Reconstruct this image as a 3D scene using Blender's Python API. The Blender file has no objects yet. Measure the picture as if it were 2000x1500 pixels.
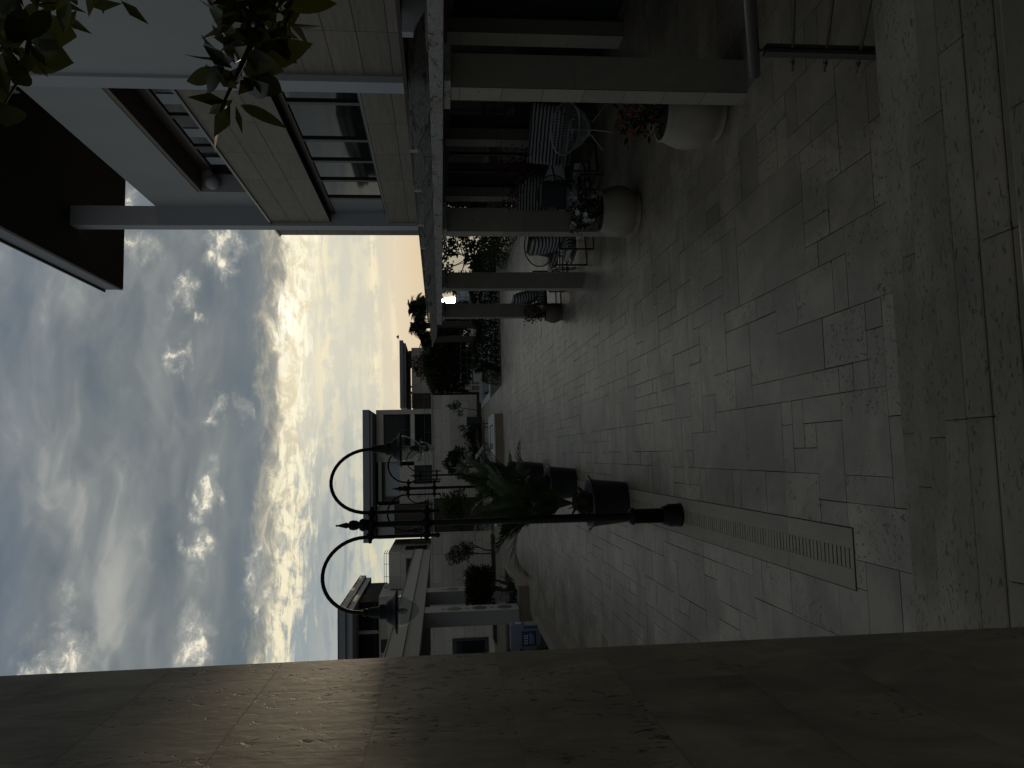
import bpy, bmesh, math, random
from mathutils import Vector, Matrix
R = math.radians
rnd = random.Random(7)
sc = bpy.context.scene
COL = sc.collection

# ------------------------------------------------------------------ camera (the photo was taken with the phone on its side)
def cam_axes(yaw, pitch, roll):
    cy, sy, cp, sp = math.cos(yaw), math.sin(yaw), math.cos(pitch), math.sin(pitch)
    f = Vector((sy*cp, cy*cp, -sp)); r = Vector((cy, -sy, 0)); u = r.cross(f)
    c, s = math.cos(roll), math.sin(roll)
    return f, r*c + u*s, u*c - r*s
EYE = Vector((0, 0, 2.5))
FWD, RGT, UPV = cam_axes(.0911, .0933, -.0156)
cd = bpy.data.cameras.new('camera'); cam = bpy.data.objects.new('camera', cd); COL.objects.link(cam)
cd.lens = 27.0; cd.sensor_width = 36; cd.sensor_fit = 'HORIZONTAL'; cd.clip_start = .05; cd.clip_end = 20000
X, Y, Z = -UPV, RGT, -FWD
cam.matrix_world = Matrix(((X.x, Y.x, Z.x, EYE.x), (X.y, Y.y, Z.y, EYE.y), (X.z, Y.z, Z.z, EYE.z), (0, 0, 0, 1)))
sc.camera = cam
sc.view_settings.view_transform = 'Standard'; sc.view_settings.look = 'None'
sc.view_settings.exposure = 0; sc.view_settings.gamma = 1
try: sc.view_settings.use_curve_mapping = False
except Exception: pass
SUN_AZ, SUN_EL = 11.4, .34
SKY_FALL = .40          # how far the sky away from the sunset darkens

# ------------------------------------------------------------------ node helpers
class E:
    """a socket with arithmetic"""
    def __init__(s, nt, sock): s.nt, s.k = nt, sock
    def _m(s, op, *a):
        n = s.nt.nodes.new('ShaderNodeMath'); n.operation = op
        for i, q in enumerate((s,)+a):
            if isinstance(q, E): s.nt.links.new(q.k, n.inputs[i])
            else: n.inputs[i].default_value = q
        return E(s.nt, n.outputs[0])
    def __add__(s, o): return s._m('ADD', o)
    def __sub__(s, o): return s._m('SUBTRACT', o)
    def __mul__(s, o): return s._m('MULTIPLY', o)
    def __truediv__(s, o): return s._m('DIVIDE', o)
    def maxi(s, o): return s._m('MAXIMUM', o)
    def mini(s, o): return s._m('MINIMUM', o)
    def pw(s, o): return s._m('POWER', o)
    def gauss(s, c, w):
        d = (s - c)*(1.0/w); return (d*d*-1.0)._m('EXPONENT')
    def sstep(s, a, b, lo=0.0, hi=1.0):
        n = s.nt.nodes.new('ShaderNodeMapRange'); n.interpolation_type = 'SMOOTHSTEP'
        s.nt.links.new(s.k, n.inputs[0])
        for i, q in ((1, a), (2, b), (3, lo), (4, hi)):
            if isinstance(q, E): s.nt.links.new(q.k, n.inputs[i])
            else: n.inputs[i].default_value = q
        return E(s.nt, n.outputs[0])
def vec(nt, x, y, z):
    n = nt.nodes.new('ShaderNodeCombineXYZ')
    for i, q in enumerate((x, y, z)):
        if isinstance(q, E): nt.links.new(q.k, n.inputs[i])
        else: n.inputs[i].default_value = q
    return n.outputs[0]
def noise(nt, v, scale, detail=4, rough=.55, dist=0.0):
    n = nt.nodes.new('ShaderNodeTexNoise'); nt.links.new(v, n.inputs['Vector'])
    n.inputs['Scale'].default_value = scale; n.inputs['Detail'].default_value = detail
    n.inputs['Roughness'].default_value = rough; n.inputs['Distortion'].default_value = dist
    return E(nt, n.outputs['Fac'])
def mixc(nt, fac, a, b, blend='MIX'):
    n = nt.nodes.new('ShaderNodeMix'); n.data_type = 'RGBA'; n.blend_type = blend; n.clamp_factor = True
    for i, q in ((0, fac), (6, a), (7, b)):
        if isinstance(q, E): nt.links.new(q.k, n.inputs[i])
        elif hasattr(q, 'is_linked'): nt.links.new(q, n.inputs[i])
        elif isinstance(q, (int, float)): n.inputs[i].default_value = q
        else: n.inputs[i].default_value = (*q, 1)
    return n.outputs[2]
def ramp(nt, fac, stops, mode='LINEAR'):
    n = nt.nodes.new('ShaderNodeValToRGB'); cr = n.color_ramp; cr.interpolation = mode
    while len(cr.elements) < len(stops): cr.elements.new(.5)
    for e, (p, c) in zip(cr.elements, stops): e.position = p; e.color = (*c, 1)
    nt.links.new(fac.k, n.inputs[0]); return n.outputs[0]
def srgb(r, g, b):
    f = lambda c: c/12.92 if c <= .04045 else ((c+.055)/1.055)**2.4
    return (f(r/255), f(g/255), f(b/255))

# ------------------------------------------------------------------ world: low evening sun behind a broken overcast
w = bpy.data.worlds.new('World'); sc.world = w; w.use_nodes = True
nt = w.node_tree; nt.nodes.clear()
tc = nt.nodes.new('ShaderNodeTexCoord'); sp = nt.nodes.new('ShaderNodeSeparateXYZ'); nt.links.new(tc.outputs['Generated'], sp.inputs[0])
dx, dy, dz = (E(nt, sp.outputs[i]) for i in range(3))
el = dz._m('ARCSINE')*57.29578
az = dx._m('ARCTAN2', dy)*57.29578
zc = dz.maxi(0.0) + .035
P = vec(nt, dx/zc, dy/zc, 0.0)                      # position on the flat cloud deck
A = vec(nt, az*.1, el*.1, 0.0)
AS = vec(nt, az*.035, el*.22, 3.0)                  # long level streaks low in the sky
near_sun = az.gauss(12.0, 17.0); wide = az.gauss(12.0, 32.0)
# Nishita sky gives the clear air its colour balance
sky = nt.nodes.new('ShaderNodeTexSky'); sky.sky_type = 'NISHITA'; sky.sun_disc = False
sky.sun_elevation = R(SUN_EL); sky.sun_rotation = R(SUN_AZ); sky.dust_density = 3
e01 = el*(1/14.0)
left = az.sstep(8.0, -9.0)
warm = ramp(nt, e01, [(0, srgb(227, 203, 164)), (.12, srgb(227, 207, 174)), (.22, srgb(228, 213, 185)), (.34, srgb(216, 211, 192)), (.5, srgb(214, 212, 195)), (.75, srgb(232, 226, 204)), (1, srgb(206, 206, 196))])
cool = ramp(nt, e01, [(0, srgb(206, 196, 170)), (.25, srgb(204, 204, 186)), (.40, srgb(188, 194, 184)), (.5, srgb(166, 172, 169)), (.68, srgb(152, 161, 163)), (1, srgb(156, 168, 172))])
clear = mixc(nt, left, warm, cool)
clear = mixc(nt, dy.sstep(.62, .05), clear, srgb(168, 172, 174))
# level streaks of lit cloud under the deck
s1 = noise(nt, AS, 7.0, 6, .6, .4)
s2 = noise(nt, A, 6.5, 7, .66, .5)
stripe = el.gauss(4.7, .5) + el.gauss(3.3, .28)*.6 + el.gauss(8.2, 1.0)*.8*(left*-.9 + 1.0) + el.gauss(6.1, .7)*.35 + left*el.gauss(5.0, .9)*.6
lit1 = (s1*.62 + s2*.38).sstep(.46, .57)*stripe.mini(1.0)
clear = mixc(nt, lit1*(wide*.6 + .4)*.9, clear, mixc(nt, left, srgb(250, 236, 200), srgb(226, 213, 176)))
greyst = (s1*.75 + s2*.25).sstep(.52, .42)*el.gauss(7.0, 2.0)*(left*.95 + .03)
clear = mixc(nt, greyst*.55, clear, srgb(136, 148, 156))
# the overcast deck: soft bands with slow changes of tone
PW = nt.nodes.new('ShaderNodeVectorMath'); PW.operation = 'ADD'; nt.links.new(P, PW.inputs[0])
nt.links.new(vec(nt, noise(nt, P, .8, 3, .5)*.9, noise(nt, P, .9, 3, .5)*.5, 2.0), PW.inputs[1]); PV = PW.outputs[0]
PS = vec(nt, dx/zc*.5 + dy/zc*.16, dy/zc*1.15 - dx/zc*.22, 1.0)
A3 = vec(nt, az*.055, el*.13, 5.0); A4 = vec(nt, az*.085, el*.12, 9.0)
big = noise(nt, PV, .6, 3, .5, .4); band = noise(nt, PS, 1.1, 4, .5, .6); fin = noise(nt, PS, 3.6, 8, .62, .6); puff = noise(nt, A3, 3.2, 8, .6, .7)
zone = el.gauss(24.0, 2.6)*az.sstep(-6.0, 4.0)*.025 - el.gauss(19.3, 1.5)*az.sstep(9.0, -2.0)*.055 + el.gauss(16.8, 1.2)*.03 - el.gauss(13.8, 1.5)*.05 + el.gauss(21.8, 1.6)*az.sstep(-2.0, -8.0)*.04 - el.gauss(28.5, 2.0)*az.sstep(2.0, -6.0)*.04
# billows with their undersides lit from the low sun
wx = noise(nt, A3, 1.7, 3, .5)*1.6 - .8; wy = noise(nt, vec(nt, az*.05, el*.09, 14.0), 1.9, 3, .5)*1.2 - .6
def billow(de, sc, det):
    return noise(nt, vec(nt, az*.048 + wx*.35 + el*.018, (el + de)*.105 + wy*.35, 21.0), sc, det, .46, .15)
bA = billow(0.0, 2.3, 4); bB = billow(.8, 2.3, 4); bC = billow(0.0, 5.5, 5); bD = billow(.35, 5.5, 5)
relief = (bB - bA)*.55 + (bD - bC)*.24
tone = (bA*.36 + big*.20 + band*.28 + bC*.16 + relief + zone + .03).sstep(.33, .73)
deck = ramp(nt, tone, [(0, srgb(90, 102, 111)), (.3, srgb(106, 116, 122)), (.55, srgb(119, 126, 129)), (.8, srgb(136, 141, 141)), (1, srgb(170, 171, 165))])
blue = noise(nt, PS, .8, 3, .5).sstep(.50, .64)*el.sstep(14.0, 20.0)
deck = mixc(nt, blue*.28, deck, srgb(98, 112, 134))
deck = mixc(nt, el.gauss(13.6, 1.5)*.55, deck, srgb(104, 117, 125))
# thin spots where the light comes through
SPOTS = [(15.4, 14.9, 1.6, 1.3, 1.0), (15.1, 20.4, 1.0, 1.6, 0.9), (12.2, 17.2, 1.0, 0.9, 0.8), (10.3, 16.5, 0.55, 0.5, 0.9), (7.7, 18.2, 0.9, 0.8, 0.85), (3.7, 15.5, 0.8, 0.6, 0.75), (-2.7, 16.3, 1.2, 1.0, 1.0), (-6.4, 16.6, 1.3, 0.9, 0.95), (-12.7, 16.7, 1.9, 1.2, 1.0), (-13.4, 23.8, 2.2, 1.8, 0.85), (-9.3, 24.1, 1.2, 1.0, 0.6), (-7.3, 13.0, 1.6, 0.7, 0.9), (-9.8, 12.5, 1.2, 0.8, 0.9), (11.7, 18.5, 0.9, 0.7, 0.5), (-0.2, 16.0, 0.9, 0.8, 0.6), (-14.1, 25.6, 1.4, 1.2, 0.8), (4.0, 13.8, 1.0, 0.6, 0.5), (19.1, 20.6, 1.0, 0.8, 0.8), ]
field = None
azw = az + (noise(nt, A4, 4.5, 5, .6, .4) - .5)*7.0; elw = el + (noise(nt, vec(nt, az*.085, el*.12, 31.0), 4.5, 5, .6, .4) - .5)*4.5
for a_, e_, wa, we, k_ in SPOTS:
    g_ = azw.gauss(a_, wa*1.2)*elw.gauss(e_, we*1.0)*k_; field = g_ if field is None else field.maxi(g_)
hn = noise(nt, A4, 9.0, 9, .68, .5)
hv = field*.62 + (hn - .5)*1.25
deck = mixc(nt, (hv + field*.3).sstep(.05, .95)*.62*field.sstep(.0, .45), deck, srgb(186, 186, 177))
deck = mixc(nt, hv.sstep(.40, .74)*.95*field.sstep(.15, .5), deck, srgb(254, 244, 220))
# the ragged lit rim between deck and clear air
ed = noise(nt, A3, 1.6, 3, .5)*2.0 - 1.0
ef = noise(nt, A3, 8.0, 9, .66, .6)*2.0 - 1.0
q = el - (az*-.03 + 11.8) - ed*1.5 - ef*1.7
mdeck = q.sstep(-.35, .55)
rt = noise(nt, A4, 8.0, 9, .66, .9); rt2 = noise(nt, AS, 11.0, 8, .64, .8)
thick = noise(nt, A3, 2.1, 2, .5)*2.4 + 1.2 - left*.5
band_in = (q + thick + (rt2 - .5)*5.0).sstep(-.8, 1.0)
rim_amt = band_in*((rt*.45 + rt2*.55).sstep(.36, .53)*.95 + band_in*.12).mini(1.0)
hot = (rt*.7 + rt2*.3).sstep(.40, .56)
rim_col = mixc(nt, hot, mixc(nt, near_sun, srgb(204, 198, 174), srgb(232, 214, 172)), mixc(nt, near_sun, srgb(244, 233, 200), srgb(255, 249, 222)))
white = az.gauss(10.8, 2.4)*el.gauss(11.1, 1.0)
low = mixc(nt, rim_amt, clear, rim_col)
low = mixc(nt, (white*(rt*.6 + rt2*.4).sstep(.40, .58)*1.2).mini(1.0), low, (1.2, 1.14, .97))
body = mixc(nt, mdeck, low, deck)
# light creeping onto the underside of the deck next to the rim
body = mixc(nt, (q.gauss(.35, .7)*(ef*.5 + .5)*.85*(wide*.7 + .3)), body, srgb(206, 196, 170))
# away from the low sun the evening sky falls off quickly
ca = dx*math.sin(R(11)) *math.cos(R(8)) + dy*math.cos(R(11))*math.cos(R(8)) + dz*math.sin(R(8))
fall = ca.sstep(.74, .1, 0.0, 1.0)
body = mixc(nt, fall*SKY_FALL, body, (.03, .036, .046))
under = dz.sstep(-.004, -.03)
body = mixc(nt, under, body, (.05, .052, .05))
bg1 = nt.nodes.new('ShaderNodeBackground'); nt.links.new(body, bg1.inputs[0]); bg1.inputs[1].default_value = 1.0
bg2 = nt.nodes.new('ShaderNodeBackground'); nt.links.new(sky.outputs[0], bg2.inputs[0]); bg2.inputs[1].default_value = .002
ad = nt.nodes.new('ShaderNodeAddShader'); nt.links.new(bg1.outputs[0], ad.inputs[0]); nt.links.new(bg2.outputs[0], ad.inputs[1])
wo = nt.nodes.new('ShaderNodeOutputWorld'); nt.links.new(ad.outputs[0], wo.inputs[0])

sd = bpy.data.lights.new('sun', 'SUN'); sd.energy = 1.3; sd.angle = R(.4); sd.color = (1, .8, .55)
sun = bpy.data.objects.new('sun', sd); COL.objects.link(sun)
sdir = Vector((math.sin(R(SUN_AZ))*math.cos(R(SUN_EL)), math.cos(R(SUN_AZ))*math.cos(R(SUN_EL)), math.sin(R(SUN_EL))))
sun.rotation_euler = sdir.to_track_quat('Z', 'Y').to_euler()

# ------------------------------------------------------------------ materials
MATS = {}
def new_mat(name):
    m = bpy.data.materials.new(name); m.use_nodes = True
    nt = m.node_tree; b = nt.nodes['Principled BSDF']; MATS[name] = m
    return m, nt, b
def coords(nt, sx=1, sy=1, sz=1):
    t = nt.nodes.new('ShaderNodeTexCoord'); mp = nt.nodes.new('ShaderNodeMapping')
    mp.inputs['Scale'].default_value = (sx, sy, sz); nt.links.new(t.outputs['Object'], mp.inputs[0]); return mp.outputs[0]
def tint_attr(nt):
    a = nt.nodes.new('ShaderNodeAttribute'); a.attribute_name = 'tint'; return E(nt, a.outputs['Fac'])
def bump(nt, b, h, strength, dist=.01):
    n = nt.nodes.new('ShaderNodeBump'); n.inputs['Strength'].default_value = strength; n.inputs['Distance'].default_value = dist
    nt.links.new(h.k, n.inputs['Height']); nt.links.new(n.outputs[0], b.inputs['Normal'])
def simple(name, col, rough=.6, metal=0, var=.18, scale=6, bmp=0, stretch=(1, 1, 1), spec=.5, tint=.25):
    m, nt, b = new_mat(name)
    v = coords(nt, *stretch); n = noise(nt, v, scale, 6, .6)
    k = n*(2*var) + (1-var) + (tint_attr(nt) - .5)*tint
    c = vec(nt, k*col[0], k*col[1], k*col[2])
    nt.links.new(c, b.inputs['Base Color'])
    b.inputs['Roughness'].default_value = rough; b.inputs['Metallic'].default_value = metal
    b.inputs['Specular IOR Level'].default_value = spec
    if bmp: bump(nt, b, noise(nt, v, scale*5, 5, .65), bmp, .004)
    return m
def travertine(name, col, stretch=(1, 1, 1), vs=2.2, pit=.55, rough=.55, tint=.5, veins=.5, pitcol=.28, relief=.55, stains=0.0):
    """veined limestone with small elongated holes"""
    m, nt, b = new_mat(name)
    v = coords(nt, *stretch); t = tint_attr(nt)
    vv = nt.nodes.new('ShaderNodeVectorMath'); vv.operation = 'ADD'; nt.links.new(v, vv.inputs[0])
    nt.links.new(vec(nt, t*37.0, t*53.0, t*71.0), vv.inputs[1]); v = vv.outputs[0]      # each slab is cut from another block
    a = noise(nt, v, vs, 6, .6, 1.2); f = noise(nt, v, vs*7, 5, .6, .4); pz = noise(nt, v, vs*13, 4, .55, .8); pm = noise(nt, v, vs*1.3, 3, .5)
    k = (a - .5)*veins + (f - .5)*.35 + 1.0 + (t - .5)*tint
    if stains:      # damp and dirt patches that run across the joints
        sv = coords(nt); k = k*(noise(nt, sv, .9, 5, .6, .8).sstep(.36, .66)*stains + (1 - stains*.55))*(noise(nt, sv, 9.0, 4, .65).sstep(.60, .74)*-.22 + 1.0)
    pits = pz.sstep(.585, .66)*(pm + t*.5 - .25).sstep(.47, .62)*pit
    k = k*(pits*-(1-pitcol) + 1.0)
    wb = (a - .5)*.10
    c = vec(nt, k*col[0]*(wb + 1.0), k*col[1], k*col[2]*(wb*-1.6 + 1.0))
    nt.links.new(c, b.inputs['Base Color'])
    ro = f*.25 + (rough - .12); nt.links.new(ro.k, b.inputs['Roughness'])
    bump(nt, b, f*.35 - pits*1.2 + a*.3, relief, .006)
    return m
def leafmat(name, c1, c2, rough=.5, trans=.25):
    m, nt, b = new_mat(name)
    t = tint_attr(nt); n = noise(nt, coords(nt), 3.0, 3)
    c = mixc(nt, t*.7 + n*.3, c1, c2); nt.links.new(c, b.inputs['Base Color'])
    b.inputs['Roughness'].default_value = rough; b.inputs['Specular IOR Level'].default_value = .2
    tr = nt.nodes.new('ShaderNodeBsdfTranslucent'); nt.links.new(c, tr.inputs[0])
    mx = nt.nodes.new('ShaderNodeMixShader'); mx.inputs[0].default_value = trans
    nt.links.new(b.outputs[0], mx.inputs[1]); nt.links.new(tr.outputs[0], mx.inputs[2])
    nt.links.new(mx.outputs[0], nt.nodes['Material Output'].inputs[0])
    return m
STONE = (.30, .285, .25)
M = dict(
    pave=travertine('paving_stone', (.252, .214, .164), vs=2.6, pit=.9, tint=.40, rough=.41, veins=.6, stains=.5, relief=.6),
    joint=simple('dark_joint', (.042, .036, .028), .95, var=.5, scale=14),
    step=travertine('step_stone', (.225, .195, .152), stretch=(.8, 2.2, 2.2), vs=2.6, pit=.75, tint=.5, rough=.78, stains=.4, relief=.6),
    wall=travertine('wall_travertine', (.30, .262, .195), stretch=(1.8, 1.8, .9), vs=2.6, pit=1.0, tint=.2, veins=1.7, rough=.52, relief=.85, stains=.5),
    pillar=travertine('pillar_stone', (.225, .215, .185), vs=2.5, pit=.5, tint=.25, veins=.4),
    wallfar=travertine('court_wall_stone', (.47, .445, .395), stretch=(.8, .8, 1.5), vs=.9, pit=.2, tint=.3, veins=.35),
    brownstone=travertine('brown_planter_stone', (.19, .155, .115), vs=2.2, pit=.4, tint=.3),
    plaster=simple('white_plaster', (.375, .388, .40), .8, var=.12, scale=1.1, bmp=.14, stretch=(1, 1, .45), tint=.05),
    colpaint=simple('column_paint', (.38, .40, .435), .7, var=.05, scale=2.0, bmp=.05, tint=.05),
    
    metal=simple('black_iron', (.006, .006, .0065), .5, var=.3, scale=30, bmp=.1, spec=.14),
    frame=simple('dark_window_frame', (.02, .02, .022), .5, var=.1),
    steel=simple('railing_steel', (.10, .10, .10), .35, metal=.8, var=.15, scale=20),
    bluesteel=simple('grey_fascia', (.22, .235, .255), .6, var=.06, scale=1.5, tint=.1),
    greysheet=simple('grey_roller_blind', (.36, .385, .42), .7, var=.05, scale=2, tint=.05),
    slats=simple('brown_slats', (.085, .066, .048), .7, var=.3, scale=3, stretch=(9, 9, .4)),
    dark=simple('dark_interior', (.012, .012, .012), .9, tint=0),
    drainstone=travertine('drain_stone', (.275, .240, .182), stretch=(1.4, .6, 1), vs=2.4, pit=.5, tint=.2, rough=.6),
    fibre=simple('palm_fibre', (.022, .017, .012), .95, var=.4, scale=16, bmp=.5),
    balceil=simple('brown_balcony_ceiling', (.20, .165, .135), .8, var=.12, scale=3),
    potblack=simple('black_plastic', (.012, .014, .016), .45, var=.2, scale=8),
    potstone=simple('cast_stone', (.24, .215, .178), .8, var=.42, scale=5, bmp=.35, stretch=(1, 1, .6)),
    terracotta=simple('terracotta', (.105, .078, .06), .75, var=.2, scale=7, bmp=.2),
    soil=simple('soil', (.03, .024, .018), .95, var=.4, scale=30, bmp=.6),
    grass=simple('grass_blades', (.04, .06, .018), .8, var=.4, scale=9),
    bark=simple('bark', (.05, .042, .033), .9, var=.35, scale=10, stretch=(1, 1, .3), bmp=.5),
    white=simple('white_metal', (.42, .43, .44), .45, var=.05),
    fabricdark=simple('charcoal_fabric', (.022, .024, .03), .9, var=.3, scale=12, bmp=.3),
    throw=simple('brown_throw', (.10, .075, .05), .95, var=.4, scale=14, bmp=.4),
    greycloth=simple('grey_fabric', (.16, .17, .175), .9, var=.2, scale=10, bmp=.3),
    curtain=simple('pale_curtain', (.38, .37, .35), .9, var=.25, scale=5, stretch=(1, 9, .3)),
    concrete=simple('pale_concrete', (.31, .312, .305), .75, var=.1, scale=2.5, bmp=.1),
    greybox=simple('grey_planter', (.20, .215, .22), .7, var=.08, scale=4),
    coping=simple('pool_coping', (.36, .36, .345), .7, var=.12, scale=3, bmp=.1),
    cardblue=simple('pale_carton', (.20, .24, .30), .7, var=.08, scale=5),
    ink=simple('blue_ink', (.02, .045, .14), .6, var=.05),
    inkwhite=simple('white_ink', (.45, .5, .56), .6, var=.05),
    tealplastic=simple('teal_plastic', (.03, .075, .09), .45),
    leaf_dark=leafmat('leaf_dark', (.010, .020, .007), (.030, .045, .014)),
    leaf_mid=leafmat('leaf_mid', (.022, .042, .012), (.07, .09, .022)),
    leaf_palm=leafmat('leaf_palm', (.022, .042, .014), (.06, .085, .028), .45, .2),
    leaf_near=leafmat('leaf_near', (.012, .020, .005), (.055, .062, .011), .36, .2),
    leaf_red=leafmat('leaf_red', (.035, .02, .02), (.08, .035, .04)),
    magenta=leafmat('magenta_bract', (.10, .008, .035), (.20, .02, .08)),
    redflower=leafmat('red_petal', (.10, .008, .008), (.22, .02, .015)),
    whiteflower=leafmat('white_petal', (.35, .36, .36), (.55, .56, .55)),
    agave=leafmat('agave_leaf', (.10, .12, .095), (.20, .215, .17)),
)
def mk_clad():
    m, nt, b = new_mat('wood_cladding')
    v = coords(nt, 3, .9, 11); t = tint_attr(nt)
    vv = nt.nodes.new('ShaderNodeVectorMath'); vv.operation = 'ADD'; nt.links.new(v, vv.inputs[0]); nt.links.new(vec(nt, t*31.0, t*17.0, t*43.0), vv.inputs[1])
    n = noise(nt, vv.outputs[0], 1.7, 7, .62, .9)
    k = (n - .5)*1.1 + 1.0 + (t - .5)*.22
    nt.links.new(vec(nt, k*.158, k*.138, k*.114), b.inputs['Base Color']); b.inputs['Roughness'].default_value = .6
    return m
M['clad'] = mk_clad()
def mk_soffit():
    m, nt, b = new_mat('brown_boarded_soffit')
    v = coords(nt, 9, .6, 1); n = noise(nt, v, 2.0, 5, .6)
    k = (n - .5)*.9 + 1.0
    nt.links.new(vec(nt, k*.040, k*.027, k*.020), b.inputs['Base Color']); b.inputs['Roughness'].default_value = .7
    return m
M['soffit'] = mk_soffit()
def mk_oldpaint():
    """white paint flaking off grey timber"""
    m, nt, b = new_mat('flaking_white_paint')
    v = coords(nt, .9, 2.2, 2.8); n = noise(nt, v, 5.0, 7, .66, .8); c = noise(nt, coords(nt, .5, 1, 3), 9.0, 5, .6, 2.0)
    fl = n.sstep(.56, .63); cr = c.gauss(.5, .012)
    col = mixc(nt, fl*.85, srgb(158, 157, 154), srgb(78, 75, 71)); col = mixc(nt, cr*.85, col, srgb(50, 48, 46))
    nt.links.new(col, b.inputs['Base Color']); b.inputs['Roughness'].default_value = .75
    bump(nt, b, fl*-1.0 - cr, .5, .004)
    return m
M['oldpaint'] = mk_oldpaint()
def mk_glass():
    m, nt, b = new_mat('dark_window_glass')
    b.inputs['Base Color'].default_value = (.012, .014, .016, 1); b.inputs['Roughness'].default_value = .04
    b.inputs['IOR'].default_value = 1.45; b.inputs['Specular IOR Level'].default_value = .17
    bump(nt, b, noise(nt, coords(nt, 1, .6, .6), 1.1, 2, .4), .02, .02)
    return m
M['glass'] = mk_glass()
def mk_globe():
    """thin clear bowl: see-through in the middle, bright towards its rim"""
    m, nt, b = new_mat('clear_lamp_glass')
    nt.nodes.remove(b)
    tr = nt.nodes.new('ShaderNodeBsdfTransparent'); tr.inputs[0].default_value = (.80, .82, .82, 1)
    gl = nt.nodes.new('ShaderNodeBsdfGlossy'); gl.inputs['Roughness'].default_value = .12; gl.inputs[0].default_value = (.9, .9, .9, 1)
    bp = nt.nodes.new('ShaderNodeBump'); bp.inputs['Strength'].default_value = .35; bp.inputs['Distance'].default_value = .02
    nt.links.new(noise(nt, coords(nt, 1, 1, 2), 9.0, 4, .6).k, bp.inputs['Height']); nt.links.new(bp.outputs[0], gl.inputs['Normal'])
    lw_ = nt.nodes.new('ShaderNodeLayerWeight'); lw_.inputs[0].default_value = .32
    mx = nt.nodes.new('ShaderNodeMixShader'); f = (E(nt, lw_.outputs['Facing']).pw(2.2)*.62 + .035).mini(.9)
    nt.links.new(f.k, mx.inputs[0]); nt.links.new(tr.outputs[0], mx.inputs[1]); nt.links.new(gl.outputs[0], mx.inputs[2])
    nt.links.new(mx.outputs[0], nt.nodes['Material Output'].inputs[0])
    return m
M['globe'] = mk_globe()
def mk_water(name, col, rough, wave, sx=1):
    m, nt, b = new_mat(name)
    b.inputs['Base Color'].default_value = (*col, 1); b.inputs['Roughness'].default_value = rough; b.inputs['IOR'].default_value = 1.33
    bump(nt, b, noise(nt, coords(nt, sx, sx, 1), 1.0, 4, .6), wave, .05)
    return m
M['pool'] = mk_water('pool_water', (.012, .06, .13), .05, .12, 2.5)
M['sea'] = mk_water('sea_water', (.02, .035, .045), .18, .35, .05)
def mk_stripe(name, axis, freq, light=(.30, .305, .31), darkc=(.012, .014, .022), duty=.46):
    """woven stripes along one local axis"""
    m, nt, b = new_mat(name)
    t = nt.nodes.new('ShaderNodeTexCoord'); s = nt.nodes.new('ShaderNodeSeparateXYZ'); nt.links.new(t.outputs['Object'], s.inputs[0])
    wv = noise(nt, t.outputs['Object'], 6.0, 2, .5)
    p = (E(nt, s.outputs[axis])*freq + wv*.45)._m('FRACT')
    k = (p - .5)._m('ABSOLUTE').sstep(duty*.5 - .03, duty*.5 + .03)
    nt.links.new(mixc(nt, k, darkc, light), b.inputs['Base Color']); b.inputs['Roughness'].default_value = .9
    bump(nt, b, noise(nt, t.outputs['Object'], 30.0, 3), .2, .003)
    return m
M['stripe_x'] = mk_stripe('striped_canvas_across', 0, 17.0)
M['stripe_z'] = mk_stripe('striped_canvas_level', 2, 17.0)
M['stripe_y'] = mk_stripe('striped_canvas_long', 1, 17.0)

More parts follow.
